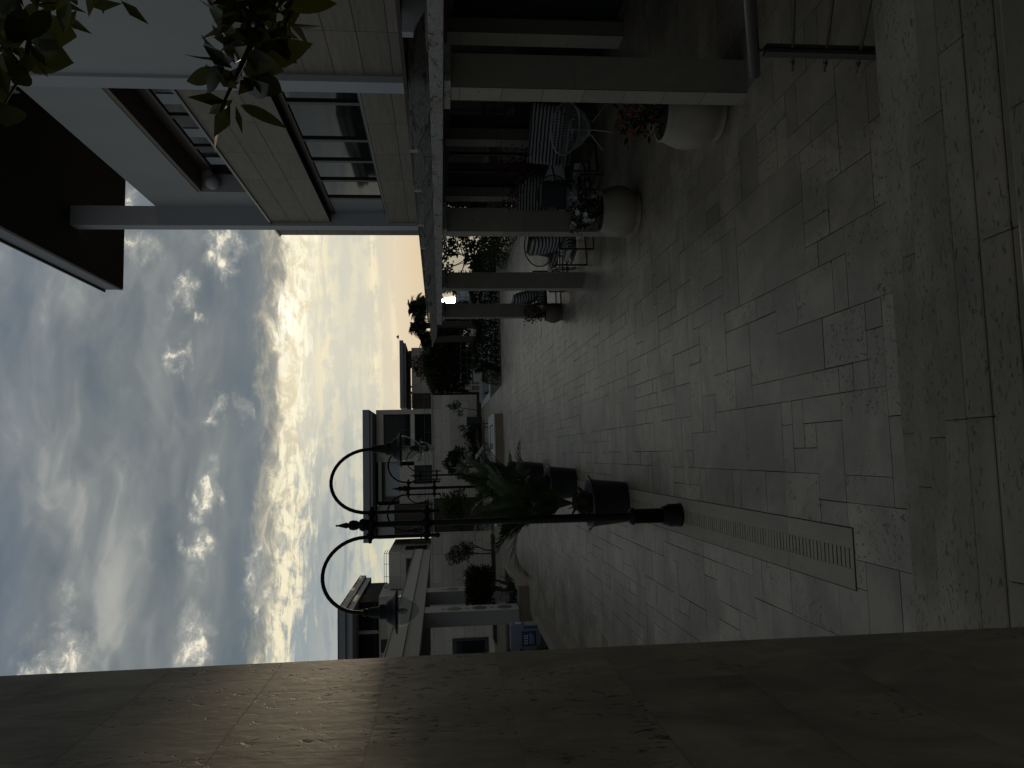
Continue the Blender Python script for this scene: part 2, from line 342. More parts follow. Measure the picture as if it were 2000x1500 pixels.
# ------------------------------------------------------------------ mesh builder
ORG = {}
class MB:
    def __init__(s): s.v, s.f, s.t, s.sm = [], [], [], []
    def add(s, vs, fs, t=None, smooth=False):
        o = len(s.v); s.v += [tuple(p) for p in vs]
        if t is None: t = rnd.random()
        for f in fs: s.f.append(tuple(i+o for i in f)); s.t.append(t); s.sm.append(smooth)
        return s
    def quad(s, a, b, c, d, t=None): return s.add((a, b, c, d), ((0, 1, 2, 3),), t)
    def box(s, x0, x1, y0, y1, z0, z1, t=None):
        if x0 > x1: x0, x1 = x1, x0
        if y0 > y1: y0, y1 = y1, y0
        if z0 > z1: z0, z1 = z1, z0
        return s.add([(x, y, z) for z in (z0, z1) for y in (y0, y1) for x in (x0, x1)],
                     ((0, 2, 3, 1), (4, 5, 7, 6), (0, 1, 5, 4), (2, 6, 7, 3), (0, 4, 6, 2), (1, 3, 7, 5)), t)
    def obox(s, c, ax, ay, az, t=None):
        """box from centre and three half-axis vectors"""
        c, ax, ay, az = map(Vector, (c, ax, ay, az))
        return s.add([c + ax*i + ay*j + az*k for k in (-1, 1) for j in (-1, 1) for i in (-1, 1)],
                     ((0, 2, 3, 1), (4, 5, 7, 6), (0, 1, 5, 4), (2, 6, 7, 3), (0, 4, 6, 2), (1, 3, 7, 5)), t)
    def bar(s, a, b, wx, wz, t=None, up=(0, 0, 1)):
        a, b = Vector(a), Vector(b); d = b - a; up = Vector(up)
        if abs(d.normalized().dot(up)) > .99: up = Vector((1, 0, 0))
        sx = d.cross(up).normalized()*wx*.5; sz = sx.cross(d).normalized()*wz*.5
        return s.obox((a+b)*.5, sx, d*.5, sz, t)
    def tube(s, pts, r, n=8, t=None, cap=True):
        pts = [Vector(p) for p in pts]; k = len(pts)
        rs = r if isinstance(r, (list, tuple)) else [r]*k
        vs = []; ref = None
        for i, p in enumerate(pts):
            d = (pts[min(i+1, k-1)] - pts[max(i-1, 0)]).normalized()
            if ref is None: ref = Vector((0, 0, 1)) if abs(d.z) < .9 else Vector((1, 0, 0))
            a = d.cross(ref).normalized(); ref = a.cross(d).normalized(); b2 = ref
            for j in range(n):
                g = 2*math.pi*j/n; vs.append(p + (a*math.cos(g) + b2*math.sin(g))*rs[i])
        fs = [(i*n+j, i*n+(j+1) % n, (i+1)*n+(j+1) % n, (i+1)*n+j) for i in range(k-1) for j in range(n)]
        s.add(vs, fs, t, True)
        if cap: s.add(vs[:n], (tuple(range(n))[::-1],), t); s.add(vs[-n:], (tuple(range(n)),), t)
        return s
    def lathe(s, prof, c=(0, 0, 0), n=24, t=None, smooth=True):
        vs = [(c[0]+r*math.cos(2*math.pi*j/n), c[1]+r*math.sin(2*math.pi*j/n), c[2]+z) for r, z in prof for j in range(n)]
        k = len(prof)
        return s.add(vs, [(i*n+j, i*n+(j+1) % n, (i+1)*n+(j+1) % n, (i+1)*n+j) for i in range(k-1) for j in range(n)], t, smooth)
    def ball(s, c, r, n=16, m=10, t=None):
        rx, ry, rz = r if isinstance(r, (tuple, list)) else (r, r, r)
        vs = [(c[0]+rx*math.sin(math.pi*i/m)*math.cos(2*math.pi*j/n), c[1]+ry*math.sin(math.pi*i/m)*math.sin(2*math.pi*j/n), c[2]+rz*math.cos(math.pi*i/m)) for i in range(m+1) for j in range(n)]
        return s.add(vs, [(i*n+j, (i+1)*n+j, (i+1)*n+(j+1) % n, i*n+(j+1) % n) for i in range(m) for j in range(n)], t, True)
    def leaf(s, b, d, L, W, t=None, fold=.15, bend=0.0, n=None):
        """one pointed leaf blade from base b along d"""
        b, d = Vector(b), Vector(d).normalized()
        n = Vector(n) if n else Vector((rnd.gauss(0, 1), rnd.gauss(0, 1), rnd.gauss(0, 1)+.6))
        sd = d.cross(n)
        if sd.length < 1e-4: sd = d.cross(Vector((1, 0, 0)))
        sd.normalize(); n = sd.cross(d).normalized()
        if W < .06 and L < .2:
            return s.add((b, b + d*L*.45 + sd*W*.5 + n*fold*W, b + d*L - n*bend*L, b + d*L*.45 - sd*W*.5 + n*fold*W), ((0, 1, 2), (0, 2, 3)), t)
        st = ((.0, .05), (.08, .34), (.2, .74), (.34, .97), (.5, 1.0), (.66, .86), (.8, .58), (.9, .3), (1.0, .0))
        vs = []
        for u, q in st:
            m = b + d*L*u - n*bend*L*u*u
            vs += [m + sd*W*.5*q + n*fold*W*q, m, m - sd*W*.5*q + n*fold*W*q]
        fs = []
        for i in range(len(st)-1):
            k = 3*i; fs += [(k, k+1, k+4, k+3), (k+1, k+2, k+5, k+4)]
        return s.add(vs, fs, t, True)
    def build(s, name, mat, parent=None, bevel=0.0, solid=0.0):
        me = bpy.data.meshes.new(name)
        o = Vector((0, 0, 0)) if parent is None else ORG.get(parent, Vector((0, 0, 0)))
        me.from_pydata([(p[0]-o.x, p[1]-o.y, p[2]-o.z) for p in s.v], [], s.f); me.update()
        a = me.attributes.new('tint', 'FLOAT', 'FACE'); a.data.foreach_set('value', s.t)
        me.polygons.foreach_set('use_smooth', s.sm)
        if bevel:
            bm = bmesh.new(); bm.from_mesh(me); bmesh.ops.remove_doubles(bm, verts=bm.verts, dist=1e-5)
            bmesh.ops.bevel(bm, geom=[e for e in bm.edges if len(e.link_faces) == 2 and e.calc_face_angle(0) > .6], offset=bevel, segments=2, affect='EDGES', profile=.6)
            bm.to_mesh(me); bm.free()
        ob = bpy.data.objects.new(name, me); COL.objects.link(ob)
        me.materials.append(M[mat] if isinstance(mat, str) else mat)
        if solid:
            md = ob.modifiers.new('thickness', 'SOLIDIFY'); md.thickness = solid
        if parent is not None: ob.parent = parent; ORG[ob] = o
        return ob
def tag(o, label=None, cat=None, group=None, kind=None):
    if label: o['label'] = label
    if cat: o['category'] = cat
    if group: o['group'] = group
    if kind: o['kind'] = kind
    return o
def thing(name, label, cat, loc=(0, 0, 0), group=None):
    o = bpy.data.objects.new(name, None); COL.objects.link(o); o.location = loc; o.empty_display_size = .2
    ORG[o] = Vector(loc); return tag(o, label, cat, group)
def copy_tree(o, parent=None):
    c = o.copy(); COL.objects.link(c); c.parent = parent
    for ch in list(o.children): copy_tree(ch, c)
    return c
def struct(o, label=None): return tag(o, label, None, None, 'structure')
def facing(mb, o, ud, vd, rects, gap=.004, back=0.0):
    """flat slabs (u0,u1,v0,v1) on a plane"""
    o, ud, vd = Vector(o), Vector(ud), Vector(vd)
    for u0, u1, v0, v1 in rects:
        mb.quad(o+ud*(u0+gap)+vd*(v0+gap), o+ud*(u1-gap)+vd*(v0+gap), o+ud*(u1-gap)+vd*(v1-gap), o+ud*(u0+gap)+vd*(v1-gap))
def courses(u0, u1, v0, v1, h, lmin, lmax):
    out = []; v = v0
    while v < v1 - 1e-3:
        vt = min(v+h, v1); u = u0 - rnd.random()*lmin
        while u < u1:
            L = rnd.uniform(lmin, lmax); a, b = max(u, u0), min(u+L, u1)
            if b - a > .03: out.append((a, b, v, vt))
            u += L
        v = vt
    return out

# ================================================================== the setting
g = MB().quad((-60, -30, -.03), (60, -30, -.03), (60, 33.5, -.03), (-60, 33.5, -.03)); g.quad((-60, 33.5, -.03), (9.4, 33.5, -.03), (9.4, 47.5, -.03), (-60, 47.5, -.03))
g.quad((-60, 47.5, -.03), (11.8, 47.5, -.03), (11.8, 70, -.03), (-60, 70, -.03)); g.quad((9.4, 33.5, -.03), (60, 33.5, -.03), (90, 60, -9.5), (9.4, 60, -9.5)); g.quad((-60, 70, -.03), (11.8, 70, -.03), (40, 110, -9.5), (-90, 110, -9.5))
struct(g.build('ground', 'joint'))
s = MB().quad((-6000, 40, -9), (6000, 40, -9), (6000, 9000, -9), (-6000, 9000, -9))
struct(s.build('sea', 'sea'))

def paving(x0, x1, y0, y1, un, seed):
    rr = random.Random(seed); nx, ny = int((x1-x0)/un), int((y1-y0)/un)
    used = [[False]*ny for _ in range(nx)]; mb = MB()
    sizes = [(2, 3), (3, 2), (2, 2), (3, 3), (2, 1), (1, 2), (4, 2), (2, 4), (3, 1), (1, 1), (1, 3), (3, 4)]
    wts = [9, 10, 6, 5, 6, 4, 6, 4, 4, 1, 3, 3]
    for j in range(ny):
        for i in range(nx):
            if used[i][j]: continue
            for _ in range(9):
                a, b = rr.choices(sizes, wts)[0]
                if i+a <= nx and j+b <= ny and not any(used[p][q] for p in range(i, i+a) for q in range(j, j+b)): break
            else: a = b = 1
            for p in range(i, i+a):
                for q in range(j, j+b): used[p][q] = True
            X0, X1, Y0, Y1 = x0+i*un, x0+(i+a)*un, y0+j*un, y0+(j+b)*un
            g = rr.uniform(.0012, .0042); zz = rr.uniform(-.0012, .0012); tx, ty = rr.gauss(0, .0016), rr.gauss(0, .0016)
            c = [(X0+g, Y0+g), (X1-g, Y0+g), (X1-g, Y1-g), (X0+g, Y1-g)]
            mx, my = (X0+X1)/2, (Y0+Y1)/2
            top = [(x, y, zz + (x-mx)*tx + (y-my)*ty) for x, y in c]
            mb.add(top + [(x, y, -.012) for x, y in c], ((0, 1, 2, 3), (0, 4, 5, 1), (1, 5, 6, 2), (2, 6, 7, 3), (3, 7, 4, 0)), min(1, max(0, rr.gauss(.5, .24))))
    return mb
struct(paving(-4.6, 7.0, 3.75, 31.2, .17, 3).build('plaza', 'pave'))
struct(paving(7.0, 16.0, 8.0, 31.2, .4, 4).build('side_path', 'pave'))
struct(paving(-10.0, 3.0, 31.2, 48.0, .4, 5).build('pool_deck', 'pave'))
struct(MB().box(-10, -4.62, 3.75, 31.18, -.02, -.004).build('side_yard', 'pave'))

# the stairs the viewer stands on
st = MB(); NOSE = [3.74, 3.41, 3.08, 2.75, 2.42, 2.09, 1.76]
for k, y in enumerate(NOSE):
    yb = NOSE[k+1]-.05 if k < 6 else -3.0
    x = -3.5
    while x < 5.5:
        L = rnd.uniform(.9, 1.5)
        zz = .15*(k+1)
        t_ = min(1, max(0, .26 + rnd.gauss(0, .08)))
        st.box(x+.0004, min(x+L, 5.5)-.0004, yb, y-.1242, zz-.035, zz-.0015, t_); st.box(x+.0004, min(x+L, 5.5)-.0004, y-.124, y, zz-.035, zz, 1-t_)
        st.box(x+.0015, min(x+L, 5.5)-.0015, y-.06, y-.025, zz-.16, zz-.036)
        x += L
    if k < 6: st.box(-3.5, 5.5, yb-.02, y-.03, zz-.15, zz-.036, .2)
struct(st.build('steps', 'step', bevel=.008))

# near stone wall beside the viewer
nw = thing('stone_wall', 'tall travertine wall beside the viewer with a patch of evening sun', 'wall', (-.7, 0, 0))
m = MB(); facing(m, (-.5, -3, 0), (0, 1, 0), (0, 0, 1), courses(0, 5.0, .01, 7.0, .2625, .9, 1.6), .0005)
facing(m, (-.5, 2.0, 0), (-1, 0, 0), (0, 0, 1), courses(0, .4, .01, 7.0, .2625, .5, .5), .0012)
m.build('stone_facing', 'wall', nw)
MB().box(-.9, -.502, -3, 1.998, 0, 7).build('wall_core', 'brownstone', nw)
MB().box(-.9, 7.5, -3.3, -3.0, 0, 7).build('unseen_shade_wall', 'wall', nw)  # added behind the viewer, out of view, to block sky light from the near ground
MB().box(-.495, 2.1, -2.99, 1.9, 4.3, 4.5).build('unseen_shade_slab', 'plaster', nw)  # added overhead, out of view, to darken the near wall, steps and paving

# drain channel with its slotted stone cover
dr = thing('drain_cover', 'long slotted stone drain cover running under the lamp posts', 'drain cover', (-.69, 4.5, 0))
m = MB(); y = 4.55; lens = [.9, 1.9, 1.6, 1.5, 1.7, 1.6, 1.5, 1.7, 1.6, 1.5, 1.6, 1.7, 1.5, 1.6, 1.7, 1.6]
for L in lens:
    if y + L > 30.6: break
    t = rnd.random()
    for x0, x1 in ((-.875, -.752), (-.628, -.505)): m.box(x0, x1, y+.002, y+L-.002, -.01, .006, t)
    y += L
YE = y
m.build('cover_slab', 'drainstone', dr, bevel=.002)
m = MB(); y = 4.555
while y < YE:
    m.box(-.7515, -.6285, y + rnd.uniform(-.0015, .0015), y+.039 + rnd.uniform(-.003, .002), -.008, .0045, .55 + rnd.gauss(0, .06)); y += .0515
m.build('slot_bars', 'drainstone', dr)
MB().box(-.881, -.499, 4.544, YE, -.012, .0028).build('drain_channel', 'dark', dr)

# ------------------------------------------------------------------ the house on the right
H = thing('house', 'three storey house with wood clad balcony and dark overhanging roof', 'house', (5.2, 10, 0))
# ground floor wall: piers of stone and dark glazed doors between them
piers = [(5.9, 6.3), (9.58, 9.9), (13.0, 13.32), (15.98, 16.32)]
for a, b in piers:
    c = MB().box(5.503, 5.9, a+.003, b-.003, 0, 2.34).build('stone_pier', 'joint', H); m = MB()
    facing(m, (5.5, a, 0), (0, 1, 0), (0, 0, 1), [(0, b-a, z, min(z+.36, 2.34)) for z in (0, .36, .72, 1.08, 1.44, 1.8, 2.16)], .0015)
    facing(m, (5.5, a, 0), (1, 0, 0), (0, 0, 1), [(0, .4, 0, 2.34)], .001)
    m.build('pier_facing', 'pillar', c)
MB().box(5.44, 5.9, 3, 16.4, 2.34, 2.62).build('door_lintel', 'slats', H)
for (a, b) in ((3.0, 5.9), (6.3, 9.58), (9.9, 13.0), (13.32, 15.98)):
    d = MB(); k = 3
    for i in range(k+1):
        y = a + (b-a)*i/k; d.box(5.70, 5.76, y-.03, y+.03, 0, 2.34)
    d.box(5.70, 5.76, a, b, .02, .10); d.box(5.70, 5.76, a, b, 2.26, 2.34)
    dd = d.build('door_frame', 'frame', H)
    MB().box(5.725, 5.735, a, b, .1, 2.26).build('door_pane', 'glass', dd)
for y in (11.0, 14.5):
    cu = MB()
    pts = [(5.84 + .03*math.sin(i*1.7), y + i*.03) for i in range(9)]
    for (xa, ya), (xb, yb) in zip(pts, pts[1:]): cu.quad((xa, ya, .1), (xb, yb, .1), (xb, yb, 2.2), (xa, ya, 2.2), .5)
    cu.build('curtain', 'curtain', H)
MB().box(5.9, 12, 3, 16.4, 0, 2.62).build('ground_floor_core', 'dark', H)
# cladding panels, upper floors
cl = MB()
nearY = [3.2, 4.45, 5.7, 6.95, 7.7, 8.88, 9.97]
nz = [2.70, 2.97, 3.22, 3.53, 3.77, 4.0, 4.23, 4.48, 4.73, 4.97]
nz = [2.70, 3.06, 3.44, 3.82, 4.2, 4.58, 4.97]
facing(cl, (5.07, 0, 0), (0, 1, 0), (0, 0, 1), [(a, b, c0, c1) for a, b in zip(nearY, nearY[1:]) for c0, c1 in zip(nz, nz[1:])], .004)
farY = [10.27, 11.45, 12.66, 13.9, 15.12, 16.52, 17.45]
facing(cl, (5.07, 0, 0), (0, 1, 0), (0, 0, 1), [(a, b, c0, c1) for a, b in zip(farY, farY[1:]) for c0, c1 in ((2.7, 3.12), (3.12, 3.55), (4.8, 5.22), (5.22, 5.64), (5.64, 6.05))], .004)
facing(cl, (5.07, 0, 0), (0, 1, 0), (0, 0, 1), [(16.82, 17.45, a, a+.42) for a in (3.55, 3.97, 4.39)], .004)
facing(cl, (5.07, 17.452, 0), (1, 0, 0), (0, 0, 1), [(0, 1.2, 2.7+.42*i, 3.12+.42*i) for i in range(8)], .004)
cl.build('wood_cladding', 'clad', H)
b = MB()
b.box(5.078, 5.3, 3.2, 9.97, 2.7, 4.97); b.box(5.078, 5.28, 10.25, 17.45, 2.7, 3.548); b.box(5.078, 5.28, 10.25, 17.45, 4.802, 6.04); b.box(5.078, 5.28, 16.82, 17.45, 3.55, 4.8)
b.box(5.28, 6.6, 10.25, 17.44, 4.9, 5.0); b.box(5.3, 12, 3.2, 17.40, 2.63, 2.72)
b.build('cladding_core', 'dark', H)
MB().box(5.04, 5.30, 10.28, 17.46, 6.042, 6.085).build('balcony_coping', 'steel', H)
MB().box(5.06, 5.3, 10.28, 16.5, 3.552, 3.575).build('window_sill', 'bluesteel', H)
# the strip window of the first floor
wf = MB(); wf.box(5.26, 5.33, 10.27, 16.5, 4.70, 4.798); wf.box(5.26, 5.33, 10.27, 16.5, 3.576, 3.64)
for y in (11.22, 12.58, 13.5, 14.47, 15.48): wf.box(5.262, 5.328, y-.045, y+.045, 3.64, 4.70)
W = wf.build('strip_window', 'frame', H)
ys = [10.27, 11.22, 12.58, 13.5, 14.47, 15.48]
for a, c in zip(ys, ys[1:]): MB().box(5.295, 5.305, a+.045, c-.045, 3.64, 4.70).build('window_pane', 'glass', W)
MB().box(5.29, 5.31, 15.525, 16.5, 3.64, 4.70).build('blank_panel', 'bluesteel', W)
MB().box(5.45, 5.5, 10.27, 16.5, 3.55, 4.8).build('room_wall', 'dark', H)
# white upper walls and columns
MB().box(5.02, 5.3, 3.2, 9.96, 4.973, 10.17).build('upper_wall', 'plaster', H)
MB().box(4.98, 5.3, 9.962, 10.268, 2.63, 8.46).build('column', 'colpaint', H)
MB().box(5.42, 5.9, 10.27, 16.55, 7.32, 8.46).build('balcony_beam', 'plaster', H)
MB().box(5.43, 6.0, 10.27, 15.59, 7.24, 7.315).build('balcony_ceiling', 'balceil', H)
MB().box(5.0, 5.42, 16.5, 16.815, 0, 10.175).build('tall_column', 'colpaint', H)
MB().box(5.422, 6.6, 15.6, 16.55, 5.01, 7.318).build('end_wall', 'plaster', H)
MB().ball((5.56, 15.44, 6.98), .14).build('globe_light', 'white', H)
# balcony back wall with windows
bw = MB(); bw.box(5.87, 5.95, 10.27, 15.59, 5.0, 7.24); bw.build('balcony_wall', 'slats', H)
ys = [10.3, 11.6, 12.9, 14.2, 15.55]
for a, c in zip(ys, ys[1:]):
    f = MB(); f.box(5.77, 5.83, a, a+.06, 5.0, 7.0); f.box(5.77, 5.83, c-.06, c, 5.0, 7.0); f.box(5.77, 5.83, a+.06, c-.06, 6.94, 7.0)
    ff = f.build('balcony_door', 'frame', H)
    MB().box(5.80, 5.81, a+.06, c-.06, 5.0, 6.94).build('balcony_pane', 'glass', ff)
    MB().box(5.785, 5.795, a+.5, a+.85, 5.0, 6.9).build('door_curtain', 'greysheet', ff)
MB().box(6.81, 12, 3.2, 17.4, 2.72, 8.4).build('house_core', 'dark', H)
# roof
MB().box(4.25, 13, 2, 19.28, 10.18, 10.2).build('roof_soffit', 'soffit', H)
MB().box(4.23, 13, 2, 19.3, 10.202, 10.62).build('roof', 'bluesteel', H)
MB().box(4.18, 13, 2, 19.35, 10.622, 10.66).build('roof_edge', 'frame', H)
MB().box(4.222, 4.229, 2, 19.3, 10.185, 10.27).build('roof_drip', 'soffit', H)

# ------------------------------------------------------------------ pergola
PG = thing('pergola', 'white timber pergola with curved rafter ends on stone pillars', 'pergola', (2.95, 10, 0))
PY = [(5.75, 5.97), (9.62, 9.85), (13.0, 13.22), (15.76, 15.98)]
for a, b in PY:
    c = MB(); c.box(2.856, 3.126, a+.006, b-.006, 0, 2.40, .5); pc = c.build('pillar', 'joint', PG)
    m = MB(); zs = [0, .33, .66, .99, 1.32, 1.65, 1.98, 2.31, 2.38]
    facing(m, (2.85, a, 0), (0, 1, 0), (0, 0, 1), [(0, b-a, z0, z1) for z0, z1 in zip(zs, zs[1:])], .0018)
    facing(m, (2.853, a, 0), (1, 0, 0), (0, 0, 1), [(0, .277, 0, 1.4), (0, .277, 1.4, 2.38)], .001)
    facing(m, (3.13, a, 0), (0, 1, 0), (0, 0, 1), [(0, b-a, z0, z1) for z0, z1 in zip(zs, zs[1:])], .0018)
    facing(m, (2.85, b, 0), (1, 0, 0), (0, 0, 1), [(0, .28, 0, 2.38)], .001)
    m.build('stone_facing', 'pillar', pc)
    m = MB(); m.box(2.84, 3.14, a-.12, b+.14, 2.383, 2.438); m.build('pillar_cap', 'oldpaint', pc)
bm_ = MB()
yy = [3.0, 6.0, 9.73, 13.11, 16.38]
for a, b in zip(yy, yy[1:]): bm_.box(2.80, 3.0, a+.001, b-.001, 2.44+.002*rnd.random(), 2.545)
bm_.build('beam', 'oldpaint', PG, bevel=.006)
def rafter(y, tip, z0=2.548, z1=2.72):
    """plank with a concave notch and rounded nose cut into its free end"""
    pr = [(5.45, z0), (2.78, z0), (2.75, z0+.012)]
    L = tip
    pr += [(L+.20, z0+.018), (L+.15, z0+.045), (L+.09, z0+.078), (L+.03, z0+.095), (L, z0+.098), (L, z1), (5.45, z1)]
    h = .035; m = MB(); k = len(pr)
    m.add([(x, y-h, z) for x, z in pr] + [(x, y+h, z) for x, z in pr],
          [tuple(range(k)), tuple(range(2*k-1, k-1, -1))] + [(i, i+k, (i+1) % k + k, (i+1) % k) for i in range(k)])
    return m
for i, (y, tip) in enumerate([(4.1, 2.86), (5.05, 2.87)] + [(6.05 + i*1.02, 2.47 + rnd.uniform(-.02, .02)) for i in range(12)]):
    rafter(y, tip, 2.548, 2.725 - .004*i).build('rafter', 'plaster' if i < 2 else 'oldpaint', PG)
MB().box(3.02, 5.43, 3.2, 17.3, 2.73, 2.76).build('roof_panel', 'soffit', PG)

# ------------------------------------------------------------------ stair railing
RL = thing('stair_railing', 'grey metal stair railing with a thick handrail and thin rods', 'railing', (2.17, 3.88, 0))
sl = -.4545
def rail_pt(y, z): return (2.17, y, z + (3.88-y)*.4545)
MB().tube([rail_pt(4.14, .765), rail_pt(.2, .765)], .033, 14).build('handrail', 'steel', RL)
for z in (.54, .345, .15):
    m = MB(); m.tube([rail_pt(4.09, z), rail_pt(.2, z)], .0085, 8); m.tube([rail_pt(4.02, z), rail_pt(3.985, z)], .014, 8); m.build('rod', 'steel', RL)
for y in (3.88, 2.42, 1.1):
    m = MB(); zb = 0 if y > 3.8 else .15*(1+int((3.74-y)/.33)); zt = (3.88-y)*.4545 + .70
    m.box(2.145, 2.165, y-.03, y+.03, zb, zt); m.box(2.175, 2.195, y-.03, y+.03, zb, zt); m.tube([(2.17, y, zt-.02), (2.17, y, zt+.05)], .009, 8)
    m.build('post', 'steel', RL, bevel=.002)

# ------------------------------------------------------------------ lamp posts
def make_lamp():
    L = thing('street_lamp', 'tallest nearest black iron twin arm lamp post beside the black palm tub', 'lamp post', (0, 0, 0), 'twin arm lamp posts along the drain')
    MB().lathe([(0, 0), (.122, 0), (.122, .028), (.118, .035), (.118, .13), (.108, .15), (.10, .165), (.096, .19), (.082, .205), (0, .205)], n=28).build('base', 'metal', L)
    MB().lathe([(0, .2), (.076, .2), (.074, .50), (.088, .505), (.09, .525), (.078, .54), (.06, .555), (.048, .56), (0, .56)], n=24).build('column_foot', 'metal', L)
    MB().lathe([(.045, .55), (.044, 1.60), (.032, 1.66), (.031, 3.24), (0, 3.24)], n=18).build('pole', 'metal', L)
    MB().lathe([(0, 3.22), (.05, 3.23), (.056, 3.26), (.066, 3.30), (.052, 3.325), (.034, 3.335), (.046, 3.355), (.052, 3.39), (.044, 3.425), (.022, 3.44), (.03, 3.455), (.028, 3.47), (.008, 3.545), (.011, 3.555), (.008, 3.565), (0, 3.568)], n=20).build('finial', 'metal', L)
    for z in (2.655, 3.215):
        m = MB(); m.tube([(-.18, 0, z), (-.165, 0, z), (.165, 0, z), (.18, 0, z)], [.018, .026, .026, .018], 10); m.lathe([(0, -.04), (.048, -.04), (.052, 0), (.048, .04), (0, .04)], (0, 0, z), 16)
        for sx in (-1, 1): m.ball((sx*.19, 0, z), .02, 10, 8); m.lathe([(0, -.035), (.03, -.035), (.033, 0), (.03, .035), (0, .035)], (sx*.13, 0, z), 12)
        m.build('bracket', 'metal', L)
    for sx in (-1, 1):
        r = .3925; pts = [(sx*.14, 0, 2.56), (sx*.14, 0, 3.26)] + [(sx*(.14 + r - r*math.cos(math.pi*i/20)), 0, 3.26 + r*math.sin(math.pi*i/20)) for i in range(1, 21)] + [(sx*.925, 0, 3.20)]
        m = MB(); m.tube(pts, .0185, 12); m.ball((sx*.14, 0, 2.545), .026, 10, 8)
        arm = m.build('arm', 'metal', L)
        hd = MB().lathe([(0, 3.245), (.034, 3.245), (.036, 3.21), (.03, 3.20), (.042, 3.19), (.05, 3.10), (.064, 3.095), (.072, 3.085), (.072, 3.035), (.085, 3.03), (.105, 3.01), (.125, 2.975), (.17, 2.948), (.206, 2.937), (.208, 2.93), (.165, 2.936), (.11, 2.965), (0, 2.97)], (sx*.925, 0, 0), 32).build('lamp_shade', 'metal', L)
        MB().lathe([(.132, 2.95), (.140, 2.92), (.137, 2.885), (.122, 2.835), (.098, 2.79), (.066, 2.75), (.034, 2.728), (.012, 2.719), (0, 2.717)], (sx*.925, 0, 0), 32).build('glass_bowl', 'globe', hd)
        MB().lathe([(0, 2.96), (.018, 2.955), (.022, 2.91), (.03, 2.88), (.02, 2.84), (0, 2.83)], (sx*.925, 0, 0), 14).build('light_bulb', 'inkwhite', hd)
    return L
lamp = make_lamp()
for i, (x, y, a, lab) in enumerate([(-.68, 7.97, 34, None), (-.69, 16.84, 20, 'middle black lamp post rising behind the palm fronds'), (-.65, 26.1, 14, 'farthest smallest black lamp post before the spiky pale agave')]):
    o = lamp if i == 0 else copy_tree(lamp)
    o.location = (x, y, 0.004); o.rotation_euler.z = R(a)
    if lab: o['label'] = lab

# ------------------------------------------------------------------ palms in black tubs
def frond_mesh(L, lift, droop, n=46, leaflet=.27, w=.021):
    """feather leaf in the local +x direction"""
    m = MB(); pts = []
    for i in range(15):
        u = i/14; a = lift - droop*u*u
        if i == 0: p = Vector((0, 0, 0))
        else: p = pts[-1] + Vector((math.cos(a), 0, math.sin(a)))*(L/14)
        pts.append(p)
    m.tube(pts, [.010 - .008*i/14 for i in range(15)], 5, .75)
    for i in range(n):
        u = .16 + .84*i/(n-1); f = u*14; k = min(int(f), 13); p = pts[k].lerp(pts[k+1], f-k); d = (pts[k+1]-pts[k]).normalized()
        ll = leaflet*(.45 + .75*math.sin(math.pi*min(1, u*.8+.12)))*rnd.uniform(.85, 1.1)
        if u > .97: ll *= .8
        for s in (-1, 1):
            side = Vector((0, s, 0)); up = Vector((-d.z, 0, d.x))
            dr = d*(.75 + .5*u) + side*(.85 - .35*u) + up*rnd.uniform(.15, .4); dr.normalize()
            t = rnd.random(); sd = dr.cross(up).normalized()
            mid = p + dr*ll*.55; tip = p + dr*ll - Vector((0, 0, ll*.18))
            m.add((p - sd*w*.2, p + sd*w*.2, mid + sd*w*.5, mid - sd*w*.5, tip), ((0, 1, 2, 3), (3, 2, 4)), t)
    return m
def tub(parent, r=.325, h=.5):
    MB().lathe([(0, .0), (r*.83, 0), (r*.85, .03), (r*.985, h-.035), (r*1.03, h-.03), (r*1.035, h), (r*.985, h), (r*.95, h-.06), (0, h-.06)], n=36).build('tub', 'potblack', parent)
    MB().lathe([(r*1.03, h-.006), (r*1.05, h+.004), (r*1.03, h+.012), (r*1.0, h+.004), (r*1.03, h-.006)], n=36).build('rim', 'steel', parent)
    for s in (-1, 1): MB().tube([(s*r*1.02, -.05, h-.015), (s*r*1.13, -.04, h+.01), (s*r*1.13, .04, h+.01), (s*r*1.02, .05, h-.015)], .009, 6).build('handle', 'steel', parent)
    m = MB().lathe([(r*.96, h-.055), (r*.5, h-.035), (0, h-.03)], n=24); m.build('soil', 'soil', parent)
def potted_palm(loc, label, fr, trunk_h, leafL):
    o = thing('potted_palm', label, 'potted palm', loc, 'palms in black tubs along the drain'); ORG[o] = Vector((0, 0, 0))
    tub(o)
    m = MB(); m.lathe([(.05, .44), (.13, .47), (.15, .56), (.13, .47+trunk_h*.6), (.07, .47+trunk_h), (0, .48+trunk_h)], n=14)
    for i in range(46):
        a = rnd.random()*6.28; zz = .48 + trunk_h*rnd.random()*.9; rr = .13*(1-.35*(zz-.48)/trunk_h)
        d = Vector((math.cos(a), math.sin(a), rnd.uniform(.2, 1.0))).normalized(); b = Vector((math.cos(a)*rr*.8, math.sin(a)*rr*.8, zz))
        m.tube([b, b + d*rnd.uniform(.08, .2)], [.018, .005], 5)
    m.build('trunk', 'fibre', o)
    for az_, lift, droop, L in fr:
        f = frond_mesh(L*leafL, R(lift), R(droop)).build('frond', 'leaf_palm', o)
        f.location = (0, 0, .46 + trunk_h); f.rotation_euler = (rnd.choice((-1, 1))*rnd.uniform(.05, .3), 0, R(az_))
    return o
def fronds(n, seed, lift=(38, 82), dr=(30, 90)):
    q = random.Random(seed); return [(360*i/n + q.uniform(-14, 14), q.uniform(*lift), q.uniform(*dr), q.uniform(.8, 1.1)) for i in range(n)]
